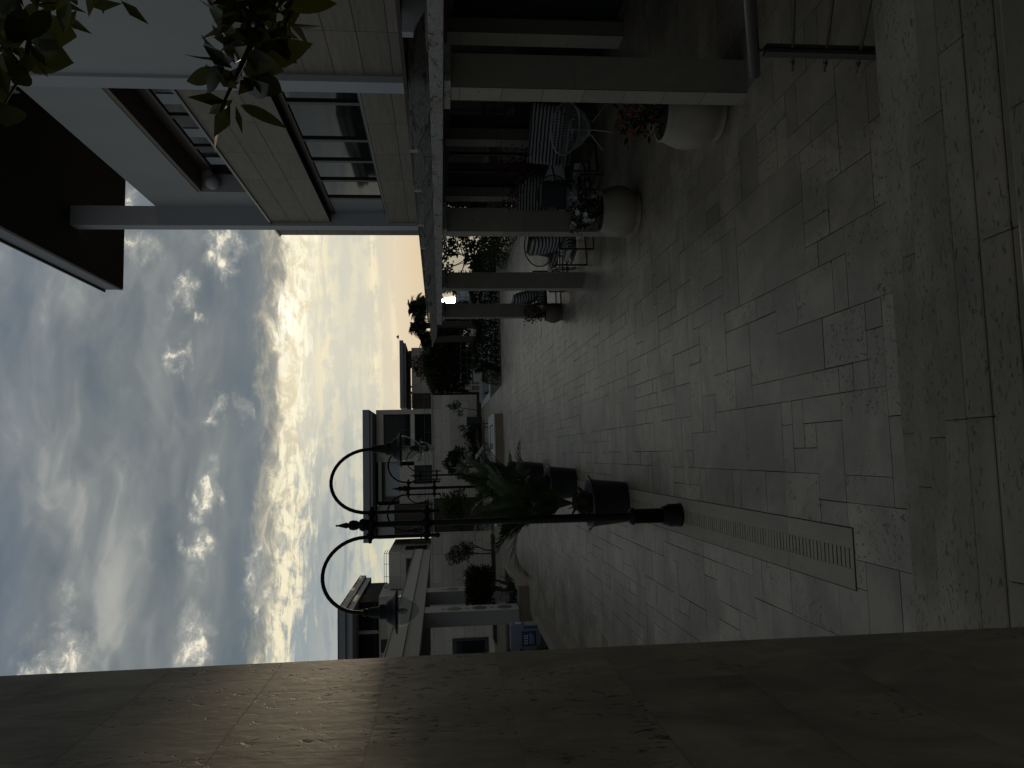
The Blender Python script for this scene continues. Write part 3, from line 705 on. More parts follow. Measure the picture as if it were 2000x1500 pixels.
potted_palm((-.69, 10.42, .004), 'nearest potted palm with arching feather fronds behind the tall lamp post', [(186, 86, 132, 1.3), (215, 80, 50, .95), (20, 80, 55, 1.05), (-8, 70, 75, 1.0), (70, 80, 50, 1.1), (110, 78, 60, 1.0), (150, 82, 50, 1.05), (262, 74, 75, .8), (300, 72, 75, .9), (338, 76, 65, 1.0), (45, 70, 70, .9), (95, 84, 30, 1.15), (5, 84, 45, 1.1), (130, 86, 35, 1.2), (240, 82, 50, 1.0)], .26, 1.15)
potted_palm((-.57, 14.42, .004), 'second potted palm with upright fronds before the middle lamp post', fronds(18, 4, (58, 86), (20, 75)), .34, 1.5)
potted_palm((-.51, 19.1, .004), 'third potted palm with short fronds behind the middle lamp post', fronds(10, 5), .2, .95)
potted_palm((-.53, 22.9, .004), 'farthest potted palm with the smallest tub and low fronds', fronds(9, 6), .15, .8)

# ------------------------------------------------------------------ round stone flower pots by the pillars
def sprig(mb, fl, c, r, h, n, L, Wd, nf, fr, seed):
    q = random.Random(seed)
    for i in range(n):
        a = q.random()*6.283; rr = r*math.sqrt(q.random()); zz = h*q.random()**.8
        k = 1 + .5*math.sin(a*3 + zz*9); p = Vector((c[0] + rr*math.cos(a)*(.55+.5*zz/h)*k, c[1] + rr*math.sin(a)*(.55+.5*zz/h)*k, c[2] + zz))
        d = Vector((math.cos(a)*.8 + q.gauss(0, .5), math.sin(a)*.8 + q.gauss(0, .5), q.uniform(-.2, .9)))
        mb.leaf(p, d, L*q.uniform(.6, 1.2), Wd*q.uniform(.7, 1.2), q.random())
    for i in range(nf):
        a = q.random()*6.283; rr = r*(.5 + .5*q.random()); zz = h*(.35 + .7*q.random()); p = Vector((c[0]+rr*math.cos(a), c[1]+rr*math.sin(a), c[2]+zz))
        ax = Vector((math.cos(a), math.sin(a), .8)).normalized(); t = q.random(); one = MB(); fl.append(one)
        for j in range(6):
            g = 6.283*j/6; e1 = ax.orthogonal().normalized(); e2 = ax.cross(e1)
            one.leaf(p, e1*math.cos(g) + e2*math.sin(g) + ax*.35, fr, fr*.55, t, n=ax)
def flower_pot(loc, r, h, label, cat, mats, petal, seed, spread, tall, n, pet=.036):
    o = thing('flower_pot', label, cat, loc, 'round flower pots at the pillars'); ORG[o] = Vector((0, 0, 0))
    pr = [(0, 0), (.72, 0), (.74, .05), (.70, .07), (.82, .16), (.97, .36), (1.0, .52), (.96, .70), (.86, .86), (.80, .93), (.80, 1.0), (.73, 1.0), (.72, .9), (0, .9)]
    MB().lathe([(a*r, b*h) for a, b in pr], n=40).build('pot', mats, o)
    MB().lathe([(.73*r, .915*h), (.3*r, .935*h), (0, .94*h)], n=20).build('soil', 'soil', o)
    a, b = MB(), []; sprig(a, b, (0, 0, h*.9), spread, tall, n, .07, .03, 26, pet, seed)
    for i in range(16):
        g = 6.283*i/16; a.tube([(0, 0, h*.9), (spread*.4*math.cos(g), spread*.4*math.sin(g), h*.9+tall*.5), (spread*.85*math.cos(g), spread*.85*math.sin(g), h*.9+tall*rnd.uniform(.5, .95))], .004, 4, .2)
    a.build('foliage', 'leaf_dark', o)
    for fl in b: fl.build('flower', petal, o)
    return o
flower_pot((2.96, 6.36, .003), .315, .525, 'large pale stone pot with red flowers at the nearest pillar', 'flower pot', 'potstone', 'redflower', 11, .24, .42, 260)
flower_pot((2.99, 9.22, .003), .32, .475, 'round pale stone pot with white flowers at the second pillar', 'flower pot', 'potstone', 'whiteflower', 12, .27, .40, 420, .046)
flower_pot((2.85, 15.38, .003), .205, .335, 'small brown pot with red flowers at the farthest pillar', 'flower pot', 'terracotta', 'redflower', 13, .2, .45, 240)

# ------------------------------------------------------------------ terrace furniture
def cushion(w, d, h, puff=.25, n=10):
    """soft pillow centred on its base: w along x, d along y"""
    m = MB(); vs = []; fs = []
    def lay(sgn):
        o = len(vs)
        for j in range(n+1):
            for i in range(n+1):
                u, v = 2*i/n-1, 2*j/n-1; e = (1-abs(u)**4)*(1-abs(v)**4); k = (1 - .05*(1-e))
                vs.append((u*w/2*k, v*d/2*k, h/2 + sgn*h/2*(.35 + .65*e**.6) + .006*math.sin(7*u+3*v)))
        for j in range(n):
            for i in range(n):
                a = o + j*(n+1) + i; q = (a, a+1, a+n+2, a+n+1); fs.append(q if sgn > 0 else q[::-1])
        return o
    a = lay(1); b = lay(-1)
    rim = [i for i in range(n)] + [n + j*(n+1) for j in range(n)] + [n*(n+1) + n - i for i in range(n)] + [(n-j)*(n+1) for j in range(n)]
    for i in range(len(rim)):
        p, q = rim[i], rim[(i+1) % len(rim)]; fs.append((a+p, b+p, b+q, a+q))
    return m.add(vs, fs, .5, True)
def frame_loop(m, pts, r=.012):
    for a, b in zip(pts, pts[1:]+pts[:1]): m.bar(a, b, 2*r, 2*r)
def armchair(label, loc, rz, w=.78, group='black framed armchairs with striped cushions', mat='stripe_y'):
    o = thing('lounge_armchair', label, 'armchair', (0, 0, 0), group)
    for s in (-1, 1):
        m = MB(); frame_loop(m, [(s*w/2, -.36, 0), (s*w/2, .36, 0), (s*w/2, .36, .55), (s*w/2, -.36, .55)]); m.build('side_frame', 'frame', o)
    m = MB()
    for y, z in ((-.36, .28), (.36, .28), (.36, .55), (.42, .62)): m.bar((-w/2, y, z), (w/2, y, z), .024, .024)
    for i in range(6): x = -w/2 + .06 + (w-.12)*i/5; m.bar((x, -.36, .28), (x, .36, .28), .03, .012)
    m.build('seat_rail', 'frame', o)
    c = cushion(w-.06, .74, .15).build('seat_cushion', mat, o); c.location = (0, -.02, .29)
    c = cushion(w-.05, .58, .18).build('back_cushion', mat, o); c.location = (0, .20, .68); c.rotation_euler = (R(76), 0, 0)
    o.location = loc; o.rotation_euler.z = R(rz)
    return o
armchair('wide striped sofa chair behind the white wire chair', (5.12, 12.0, .003), -50, 1.15, mat='stripe_y')
armchair('striped armchair with its back cushion against the third stone pier', (4.72, 14.2, .003), -28, 1.2, mat='stripe_y')
armchair('low striped chair seen from the side between second and third pillars', (3.55, 12.3, .003), 100, .62)
armchair('farthest low striped chair half hidden by the third pillar', (3.35, 15.75, .003), 98, .62)

def wire_chair(label, loc, rz, mat, blanket=None, cushion_mat=None):
    """egg shaped string chair on a tripod frame"""
    o = thing('string_chair', label, 'chair', (0, 0, 0), 'round string chairs')
    def rimp(a):     # egg outline, leaning back
        x = .37*math.sin(a); t = math.cos(a); y = -.28 + .52*(t*.5+.5); z = .36 + .50*(t*.5+.5)**1.15
        return Vector((x*(1 + .10*t), y, z))
    hub = Vector((0, .02, .27)); m = MB(); N = 40
    m.tube([rimp(2*math.pi*i/N) for i in range(N+1)], .012, 6, cap=False)
    m.tube([hub + Vector((.09*math.cos(6.283*i/16), .09*math.sin(6.283*i/16), 0)) for i in range(17)], .008, 5, cap=False)
    m.build('hoop', mat, o)
    m = MB()
    for i in range(54):
        a = 2*math.pi*i/54; p = rimp(a); h = hub + Vector((.09*math.sin(a), -.09*math.cos(a)*-1, 0)); mid = (p+h)*.5 + Vector((0, .03, -.045))
        m.tube([p, mid, h], .0028, 3, cap=False)
    m.build('strings', mat, o)
    m = MB()
    for a in (90, 215, 325):
        q = Vector((.40*math.cos(R(a)), .36*math.sin(R(a)) + .02, 0)); m.tube([q, hub + (q-hub)*.28 + Vector((0, 0, .02)), rimp(R(90-a))*.55 + hub*.45], .008, 6)
    m.build('tripod', mat, o)
    if cushion_mat:
        c = cushion(.46, .44, .10).build('seat_pad', cushion_mat, o); c.location = (0, -.06, .31); c.rotation_euler = (R(8), 0, 0)
        c = cushion(.42, .42, .10).build('back_pad', 'fabricdark', o); c.location = (.02, .16, .58); c.rotation_euler = (R(64), 0, R(8))
    o.location = loc; o.rotation_euler.z = R(rz)
    return o
wire_chair('white wire egg chair just behind the nearest pillar', (4.72, 10.72, .003), 150, 'white')
wire_chair('black string egg chair with grey pads beside the white flower pot', (4.08, 11.95, .003), -35, 'frame', cushion_mat='greycloth')
far = wire_chair('black string egg chair under a dark throw beyond the second pillar', (3.86, 14.0, .003), -20, 'frame', cushion_mat='fabricdark')
t = cushion(.30, .5, .06, n=8).build('throw', 'throw', None); t.location = (3.8, 13.86, .62); t.rotation_euler = (R(62), R(6), R(-25)); tag(t, 'crumpled brown throw lying in the dark string chair', 'throw')

def low_table(label, loc, rz, w, d, h, top=None):
    o = thing('coffee_table', label, 'table', (0, 0, 0), 'black framed low tables')
    m = MB()
    for s in (-1, 1): frame_loop(m, [(s*w/2, -d/2, .012), (s*w/2, d/2, .012), (s*w/2, d/2, h), (s*w/2, -d/2, h)], .011)
    for y in (-d/2, d/2):
        m.bar((-w/2, y, h), (w/2, y, h), .022, .022); m.bar((-w/2, y, .012), (w/2, y, .012), .022, .022)
    m.build('table_frame', 'frame', o)
    if top: MB().box(-w/2+.013, w/2-.013, -d/2+.013, d/2-.013, h-.008, h+.012).build('table_top', top, o, bevel=.003)
    o.location = loc; o.rotation_euler.z = R(rz); return o
low_table('taller black low table in front of the black string chair', (4.55, 11.75, .003), 8, .5, .6, .40, 'glass')
low_table('black low table with pale top by the far string chair', (3.6, 14.75, .003), 5, .75, .5, .3, 'concrete')
def ottoman(label, loc, rz, mat):
    o = thing('ottoman', label, 'footstool', (0, 0, 0), 'cushioned footstools')
    m = MB()
    for s in (-1, 1): frame_loop(m, [(s*.24, -.24, .012), (s*.24, .24, .012), (s*.24, .24, .36), (s*.24, -.24, .36)], .011)
    for y in (-.24, .24): m.bar((-.24, y, .30), (.24, y, .30), .022, .022)
    m.build('stool_frame', 'frame', o)
    c = cushion(.46, .46, .14).build('stool_cushion', mat, o); c.location = (0, 0, .31)
    o.location = loc; o.rotation_euler.z = R(rz)
ottoman('striped footstool right behind the white flower pot', (3.86, 11.2, .003), 8, 'stripe_y')
ottoman('dark cushioned footstool in front of the third pillar', (3.62, 13.75, .003), -10, 'fabricdark')

# bougainvillea in a long grey trough against the glazed doors
bt = thing('bougainvillea', 'magenta bougainvillea in a grey trough by the glazed doors', 'flowering plant', (5.2, 13.2, .003)); ORG[bt] = Vector((0, 0, 0))
m = MB(); m.box(-.2, .2, -.42, .42, 0, .53); m.build('trough', 'greybox', bt, bevel=.008)
MB().box(-.17, .17, -.39, .39, .531, .545).build('soil', 'soil', bt)
a, b = MB(), MB(); q = random.Random(5)
for i in range(14):
    p = Vector((q.uniform(-.1, .1), q.uniform(-.3, .3), .54)); pts = [p]
    d = Vector((q.uniform(-.5, .1), q.uniform(-.6, .6), 1)).normalized()
    for k in range(6): d = (d + Vector((q.gauss(-.1, .2), q.gauss(0, .25), -.12))).normalized(); pts.append(pts[-1] + d*.19)
    a.tube(pts, [.008]*4+[.005]*3, 4, .1)
    for k in range(70):
        f = q.random()*5.9; j = int(f); c = pts[j].lerp(pts[j+1], f-j) + Vector((q.gauss(0, .07), q.gauss(0, .07), q.gauss(0, .07)))
        (b if q.random() < .2 + .11*f else a).leaf(c, (q.gauss(0, 1), q.gauss(0, 1), q.gauss(0, 1)), .05, .035, q.random())
a.build('stems', 'leaf_dark', bt); b.build('blossom', 'magenta', bt)

# ------------------------------------------------------------------ low stone planters
def planter(label, x0, x1, y0, y1, h, wallt=.16, group='low stone planters', plants=True):
    o = thing('stone_planter', label, 'planter', ((x0+x1)/2, (y0+y1)/2, 0), group)
    def ring(mb, a, z0, z1, e=0.0):
        mb.box(x0-e, x1+e, y0-e, y0+a, z0, z1); mb.box(x0-e, x1+e, y1-a, y1+e, z0, z1); mb.box(x0-e, x0+a, y0+a+.001, y1-a-.001, z0, z1); mb.box(x1-a, x1+e, y0+a+.001, y1-a-.001, z0, z1)
    m = MB(); ring(m, wallt-.02, 0, h-.045); m.build('planter_wall', 'brownstone', o)
    m = MB(); ring(m, wallt, h-.044, h, .012); m.build('capping', 'pillar', o, bevel=.004)
    if plants: MB().box(x0+wallt-.02, x1-wallt+.02, y0+wallt-.02, y1-wallt+.02, h-.14, h-.10).build('soil', 'soil', o)
    return o
planter('long low stone planter on the left holding the clipped round tree', -7.2, -3.85, 22.8, 27.8, .33)
planter('low stone planter nearest on the left, holding the blue printed carton', -7.0, -3.97, 12.6, 19.05, .29)
cp = thing('stone_bench', 'long low brown stone block with pale openings in its top by the pool', 'bench', (-.6, 32, 0))
m = MB(); m.box(-2.89, 1.64, 31, 34.6, 0, .30); m.build('bench_base', 'brownstone', cp)
m = MB()
xs = [-2.92, -2.55, -1.6, -1.25, -.15, .25, .45, 1.3, 1.67]
m.box(-2.92, 1.67, 30.97, 31.7, .302, .36); m.box(-2.92, 1.67, 33.9, 34.63, .302, .36)
for a, b in ((-2.92, -2.5), (-1.7, -1.2), (-.35, .2), (1.25, 1.67)): m.box(a, b, 31.701, 33.899, .302, .36)
m.build('bench_top', 'coping', cp, bevel=.004)
MB().box(-2.6, 1.4, 31.6, 34, .301, .306).build('recess_floor', 'slats', cp)
MB().box(.45, 1.2, 32.5, 33.6, .307, .325).build('recess_grating', 'greysheet', cp)

# printed carton standing on the near planter
bx = thing('carton', 'blue printed carton standing in the near left planter', 'box', (-4.35, 18.9, .20))
MB().box(-4.66, -4.06, 18.6, 19.0, .20, .92).build('carton_body', 'cardblue', bx, bevel=.004)
m = MB(); m.box(-4.55, -4.20, 18.592, 18.598, .32, .66); m.box(-4.052, -4.058, 18.66, 18.92, .58, .88); m.box(-4.14, -4.09, 18.592, 18.598, .3, .62); m.build('printed_panel', 'ink', bx)
def plate_letters(m, x, z, s, y):
    """blocky white logo strokes"""
    m.box(x, x+s, y-.003, y, z, z+.25*s); m.box(x, x+.25*s, y-.003, y, z+.25*s+.001, z+.75*s); m.box(x, x+s, y-.003, y, z+.75*s+.001, z+s); m.box(x+.75*s, x+s, y-.003, y, z+.25*s+.001, z+.75*s)
m = MB(); plate_letters(m, -4.50, .52, .09, 18.590); plate_letters(m, -4.38, .52, .09, 18.590)
m.box(-4.50, -4.24, 18.587, 18.590, .46, .475); m.box(-4.50, -4.27, 18.587, 18.590, .42, .435); m.box(-4.50, -4.30, 18.587, 18.590, .38, .395)
m.box(-4.051, -4.047, 18.70, 18.77, .66, .80); m.box(-4.051, -4.047, 18.80, 18.87, .66, .80)
m.build('printed_lettering', 'inkwhite', bx)

# ------------------------------------------------------------------ left pergola of pale concrete
LP = thing('concrete_pergola', 'pale concrete pergola on the left with perforated columns', 'pergola', (-6, 27, 0))
MB().box(-4.75, -4.42, 9, 37, 3.06, 3.42).build('lower_beam', 'concrete', LP, bevel=.006)
MB().box(-4.85, -4.36, 9, 37.05, 3.423, 3.80).build('upper_beam', 'concrete', LP, bevel=.006)
MB().box(-4.87, -4.33, 9, 37.08, 3.803, 3.83).build('beam_capping', 'frame', LP)
MB().box(-9, -4.76, 9, 37, 3.12, 3.2).build('boarded_ceiling', 'slats', LP)
for y0 in (22.55, 25.9):
    m = MB(); m.box(-4.88, -4.46, y0, y0+.85, .33, 3.055); c = m.build('column', 'concrete', LP, bevel=.005)
    m = MB(); n = 18
    for zc in (.72, 1.45, 2.18, 2.82):
        for r_, dz_ in ((.22, 0.0), (.05, .34), (.05, -.34)):
            cc = (-4.458, y0+.42, zc+dz_)
            vs = [(cc[0], cc[1]+.28*r_/.22*math.cos(6.283*i/n), cc[2]+r_*math.sin(6.283*i/n)) for i in range(n)]
            if .36 < zc+dz_-r_ and zc+dz_+r_ < 3.04: m.add(vs, (tuple(range(n)),), .5)
    m.build('perforation', 'frame', c)

# ------------------------------------------------------------------ walls and houses round the far end
def wall_slab(name, label, x0, x1, y, z1, th=.3, mat='wallfar', h=.5, cat='wall', loc=None):
    o = thing(name, label, cat, ((x0+x1)/2, y, 0))
    MB().box(x0, x1, y+.004, y+th, 0, z1-.002).build('wall_core', 'joint', o)
    m = MB(); facing(m, (0, y, 0), (1, 0, 0), (0, 0, 1), courses(x0, x1, 0, z1, h, 1.0, 1.9), .004)
    facing(m, (x1+.004, y, 0), (0, 1, 0), (0, 0, 1), [(0, th, i*h, min(z1, (i+1)*h)) for i in range(int(z1/h)+1) if i*h < z1-.02], .004)
    m.box(x0-.02, x1+.02, y-.02, y+th+.02, z1, z1+.05); m.build('stone_facing', mat, o); return o
lw = wall_slab('garden_wall', 'pale stone garden wall behind the clipped round tree on the left', -16, -3.84, 39, 3.02)
MB().box(-9.9, -9.0, 38.98, 38.99, .3, 2.1).build('dark_door', 'frame', lw)
MB().box(-9.75, -9.15, 38.97, 38.975, .5, 1.9).build('door_panel', 'glass', lw)
H1 = thing('house', 'pale two storey house straight ahead beyond the pool with a grey flat roof', 'house', (-1, 50, 0))
m = MB(); facing(m, (0, 47.8, 0), (1, 0, 0), (0, 0, 1), courses(-2.6, 3.74, 0.25, 3.0, .55, 1.2, 2.0), .005)
facing(m, (3.744, 47.8, 0), (0, 1, 0), (0, 0, 1), courses(0, 6, 0, 3.0, .55, 1.2, 2.0), .005)
MB().box(-5.2, 3.74, 47.804, 54, 0, 2.995).build('ground_floor_core', 'joint', H1)
m.build('ground_floor_wall', 'wallfar', H1)
m = MB(); facing(m, (0, 47.795, 0), (1, 0, 0), (0, 0, 1), courses(-5.2, -4.75, 0, 3.0, .55, .5, .9), .005); m.build('corner_pier', 'wallfar', H1)
MB().box(-2.6, 3.74, 47.76, 47.799, 0, .25).build('dark_plinth', 'frame', H1)
MB().box(-5.25, 3.8, 47.7, 48.4, 3.0, 3.07).build('terrace_edge', 'concrete', H1)
up = MB()
for x0, x1, z0, z1 in ((2.63, 2.92, 3.07, 6.5), (.2, .64, 3.07, 6.5), (.64, 2.63, 4.13, 4.38), (.64, 2.63, 6.05, 6.5), (-.33, .2, 3.07, 6.5), (-.56, -.33, 3.07, 5.1), (-1.72, -.33, 4.18, 5.1), (-2.95, -1.72, 3.07, 5.1)):
    up.box(x0+.002, x1-.002, 48.3, 48.6, z0, z1)
up.build('upper_wall', 'wallfar', H1)
MB().box(-5.0, 2.88, 48.62, 56, 3.0, 6.4).build('upper_core', 'dark', H1)
for x0, x1, z0, z1, nx_ in ((.64, 2.63, 4.38, 6.05, 2), (.64, 2.63, 3.07, 4.13, 1), (-1.72, -.56, 3.07, 4.18, 2)):
    f = MB(); f.box(x0, x1, 48.45, 48.5, z0, z0+.06); f.box(x0, x1, 48.45, 48.5, z1-.06, z1)
    for i in range(nx_+1): xx = x0 + (x1-x0)*i/nx_; f.box(xx-.03, xx+.03, 48.44, 48.51, z0, z1)
    if nx_ == 2 and z0 > 4: f.box(x0, x1, 48.445, 48.505, (z0+z1)/2-.03, (z0+z1)/2+.03)
    ff = f.build('window', 'frame', H1); MB().box(x0, x1, 48.515, 48.52, z0, z1).build('window_pane', 'glass', ff)
m = MB(); m.box(-2.45, -.36, 48.5, 48.55, 5.12, 6.0); m.build('roller_blind', 'greysheet', H1)
m = MB(); m.box(-2.75, -2.45, 48.4, 48.6, 5.1, 6.3); m.box(-2.75, -.1, 48.38, 48.6, 6.0, 6.12); m.build('balcony_frame', 'slats', H1)
MB().box(-2.7, -.2, 47.9, 48.3, 6.16, 6.36).build('awning_box', 'concrete', H1)
m = MB()
for i in range(28): x = -4.98 + i*.075; m.box(x, x+.055, 48.3, 48.34, 3.08, 5.38)
m.build('slatted_screen', 'slats', H1)
MB().box(-4.99, -2.96, 48.2, 48.6, 5.42, 6.45).build('plain_wall', 'plaster', H1)
m = MB(); m.box(-5.1, 2.88, 47.2, 57, 6.83, 7.22); m.build('roof', 'bluesteel', H1); MB().box(-4.9, 2.7, 47.5, 57, 6.66, 6.828).build('roof_step', 'greysheet', H1); MB().box(-4.85, 2.6, 47.6, 57, 6.52, 6.658).build('roof_soffit', 'soffit', H1)
for x, z in ((-.16, 3.95), (-2.39, 3.97)): MB().ball((x, 48.18, z), .13, 14, 10).build('globe_light', 'white', H1)
m = MB(); m.tube([(-5.2, 47.75, 3.5), (3.7, 47.75, 3.5)], .018, 6); m.tube([(-5.2, 47.75, 3.28), (3.7, 47.75, 3.28)], .01, 6)
for i in range(9): m.tube([(-5.2 + i*1.11, 47.75, 3.07), (-5.2 + i*1.11, 47.75, 3.5)], .014, 6)
m.build('terrace_rail', 'steel', H1)
d = MB(); d.box(-4.7, -2.65, 48.0, 48.02, 0, 2.3); dd = d.build('garage_door', 'greysheet', H1)

H2 = thing('house', 'low house right of the pool with a thin grey roof on timber posts', 'house', (6, 60, 0))
m = MB(); facing(m, (0, 60, 0), (1, 0, 0), (0, 0, 1), courses(4.85, 8.45, 0, 4.7, .8, 1.5, 2.4), .006); m.build('stone_wall', 'wallfar', H2)
MB().box(3.75, 8.45, 60.005, 66, 0, 4.695).build('wall_core', 'joint', H2)
m = MB(); m.box(3.7, 8.93, 59.2, 68, 5.3, 5.58); m.build('roof', 'bluesteel', H2); MB().box(3.7, 8.75, 59.5, 68, 5.11, 5.298).build('roof_step', 'greysheet', H2); MB().box(3.75, 8.5, 59.6, 67.5, 5.04, 5.108).build('roof_soffit', 'soffit', H2)
m = MB()
for i in range(14): x = 3.7 + i*.085; m.box(x, x+.06, 59.9, 59.95, 3.1, 5.1)
m.build('slatted_screen', 'slats', H2)
for x in (4.9, 5.35, 7.05, 7.4, 7.85): MB().box(x, x+.14, 60.3, 60.44, 4.7, 5.04).build('roof_post', 'slats', H2)
MB().box(7.0, 8.3, 60.6, 61.5, 4.70, 4.95).build('stacked_timber', 'slats', H2)

H3 = thing('house', 'pale stone house with thin roof railing beside the broad roofed house', 'house', (-6.5, 48, 0))
m = MB(); facing(m, (0, 45, 0), (1, 0, 0), (0, 0, 1), courses(-7.5, -5.4, 0, 5.58, .7, 1, 1.6), .005); facing(m, (-5.4, 45, 0), (0, 1, 0), (0, 0, 1), courses(0, 6.7, 0, 5.58, .7, 1, 1.6), .005); m.build('stone_wall', 'wallfar', H3)
MB().box(-7.5, -5.405, 45.005, 51.7, 0, 5.57).build('wall_core', 'joint', H3)
for a in ((-6.95, -5.8, 44.98, 44.99, 3.6, 4.6), (-5.39, -5.385, 45.6, 47.6, 3.4, 4.7), (-5.39, -5.385, 49, 50.4, 3.2, 4.6)):
    f = MB().box(*a).build('window', 'frame', H3); aa = list(a)
    if a[1]-a[0] > .1: MB().box(a[0]+.08, a[1]-.08, 44.970, 44.975, a[4]+.08, a[5]-.08).build('window_pane', 'glass', f)
    else: MB().box(-5.38, -5.375, a[2]+.08, a[3]-.08, a[4]+.08, a[5]-.08).build('window_pane', 'glass', f)
m = MB()
for z in (5.72, 5.84): m.tube([(-7.5, 45.1, z), (-5.5, 45.1, z), (-5.5, 46.6, z)], .014, 6)
for x in (-7.4, -6.8, -6.1, -5.5): m.tube([(x, 45.1, 5.58), (x, 45.1, 5.84)], .014, 6)
m.build('roof_railing', 'steel', H3)

H4 = thing('house', 'farthest left house with a broad grey roof and a dark loggia', 'house', (-10, 46, 0))
m = MB(); facing(m, (0, 43, 0), (1, 0, 0), (0, 0, 1), courses(-16, -7.56, 0, 6.0, .8, 1.2, 2.2), .005); facing(m, (-7.555, 43, 0), (0, 1, 0), (0, 0, 1), courses(0, 4.5, 0, 6.0, .8, 1.2, 2.2), .005); m.build('stone_wall', 'wallfar', H4)
MB().box(-16, -7.56, 43.005, 47.5, 0, 5.99).build('wall_core', 'joint', H4)
MB().box(-16, -7.9, 43.6, 50, 6.0, 7.1).build('dark_loggia', 'dark', H4)
for x in (-8.3, -9.4): MB().box(x, x+.16, 42.6, 42.76, 6.0, 7.1).build('loggia_post', 'concrete', H4)
MB().box(-16, -7.56, 40, 51, 7.42, 7.76).build('roof', 'bluesteel', H4); MB().box(-16, -7.7, 40.3, 51, 7.10, 7.418).build('roof_step', 'greysheet', H4); MB().box(-16.02, -7.52, 39.96, 51.05, 7.762, 7.79).build('roof_edge', 'frame', H4)
f = MB().box(-10.5, -9.8, 42.97, 42.99, 5.1, 5.9).build('window', 'frame', H4); MB().box(-10.43, -9.87, 42.96, 42.965, 5.17, 5.83).build('window_pane', 'glass', f)
m = MB()
for z in (6.16, 6.28): m.tube([(-16, 42.95, z), (-7.6, 42.95, z)], .016, 6)
m.build('loggia_rail', 'steel', H4)

# ------------------------------------------------------------------ pool
struct(MB().box(3.15, 8.6, 38.9, 46.2, -.02, -.01).build('pool_water', 'pool'))
pe = thing('pool_coping', 'pale stone edge running round the blue swimming pool', 'pool edge', (6, 42, 0))
m = MB(); m.box(2.75, 3.15, 38.3, 46.8, -.1, .03); m.box(3.151, 9.0, 38.3, 38.899, -.1, .03); m.box(3.151, 9.0, 46.201, 46.8, -.1, .12); m.box(8.601, 9.0, 38.9, 46.2, -.1, .03); m.build('coping_stone', 'coping', pe, bevel=.01)
MB().box(3.151, 8.6, 46.16, 46.2, -.008, .03).build('pool_side', 'coping', pe)
def ladder(label, x):
    o = thing('pool_ladder', label, 'pool ladder', (x, 46.1, 0), 'pool ladder rails')
    for dx_ in (-.04, .34):
        m = MB(); pts = [(x+dx_, 46.55, .1)] + [(x+dx_, 46.28 + .27*math.cos(math.pi*i/10), .55 + .22*math.sin(math.pi*i/10)) for i in range(11)] + [(x+dx_, 46.0, -.05)]
        m.tube(pts, .015, 8); m.build('hand_loop', 'white', o)
    MB().box(x-.03, x+.33, 45.95, 46.05, -.006, .01).build('tread', 'white', o)
ladder('bright steel pool ladder at the far edge of the blue pool', 3.86)

# ------------------------------------------------------------------ hedges, shrubs and trees
def cloud(mb, blobs, n, L, W, seed, surf=.6, wild=.25):
    """leaves in the volume of several lumps, most of them near the surface"""
    q = random.Random(seed); tot = sum(b[3]*b[4]*b[5] for b in blobs)
    for bx_, by_, bz_, rx, ry, rz in blobs:
        for i in range(int(n*rx*ry*rz/tot)+1):
            d = Vector((q.gauss(0, 1), q.gauss(0, 1), q.gauss(0, 1))).normalized()
            s = (surf + (1-surf)*q.random()) if q.random() < .75 else q.random()
            s *= 1 + wild*math.sin(d.x*5+seed)*math.sin(d.z*6+seed*2)*1.1
            p = (bx_ + d.x*rx*s, by_ + d.y*ry*s, bz_ + d.z*rz*s)
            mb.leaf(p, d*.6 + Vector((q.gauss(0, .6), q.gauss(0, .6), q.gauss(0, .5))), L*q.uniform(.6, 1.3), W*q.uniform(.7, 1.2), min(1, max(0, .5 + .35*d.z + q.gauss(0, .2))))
    return mb
def boxhedge(mb, x0, x1, y0, y1, z0, z1, n, L, W, seed, rough=.07):
    q = random.Random(seed)
    for i in range(n):
        p = [q.uniform(x0, x1), q.uniform(y0, y1), q.uniform(z0, z1)]; k = q.choice((0, 1, 1, 2, 2)); nv = [0, 0, 0]
        if q.random() < .8:
            if k == 0: p[0], nv[0] = (x0, -1) if q.random() < .6 else (x1, 1)
            elif k == 1: p[1], nv[1] = y0, -1
            else: p[2], nv[2] = z1, 1
        lump = rough*(math.sin(p[0]*5.1+seed)+math.sin(p[2]*6.3+p[0]*2.2)); p = [a + b*lump + q.gauss(0, rough*.5) for a, b in zip(p, nv)]
        mb.leaf(p, Vector(nv)*.7 + Vector((q.gauss(0, .6), q.gauss(0, .6), q.gauss(.2, .5))), L*q.uniform(.6, 1.3), W*q.uniform(.7, 1.2), q.random())
    return mb
def tree(name, label, cat, base, top, blobs, n, L, W, mat, seed, r=.08, stems=1, group=None, lean=(0, 0)):
    o = thing(name, label, cat, base, group); q = random.Random(seed); b = Vector(base); m = MB()
    for k in range(stems):
        s = b + Vector((q.uniform(-.12, .12), q.uniform(-.12, .12), 0))*(stems > 1); e = Vector((b.x+lean[0], b.y+lean[1], top)) + Vector((q.uniform(-.3, .3), q.uniform(-.2, .2), 0))*(stems > 1)
        m.tube([s, s.lerp(e, .4) + Vector((q.uniform(-.06, .06), 0, 0)), s.lerp(e, .75) + Vector((q.uniform(-.06, .06), 0, 0)), e], [r, r*.8, r*.65, r*.45], 8)
        for bl in blobs[:7]:
            t_ = Vector(bl[:3]); st_ = s.lerp(e, q.uniform(.55, 1)); m.tube([st_, st_.lerp(t_, .5) + Vector((q.gauss(0, .04), 0, .05)), t_ + Vector((0, 0, bl[5]*.5))], [r*.4, r*.25, r*.1], 5)
    m.build('trunk', 'bark', o)
    cloud(MB(), blobs, n, L, W, seed).build('crown', mat, o); return o
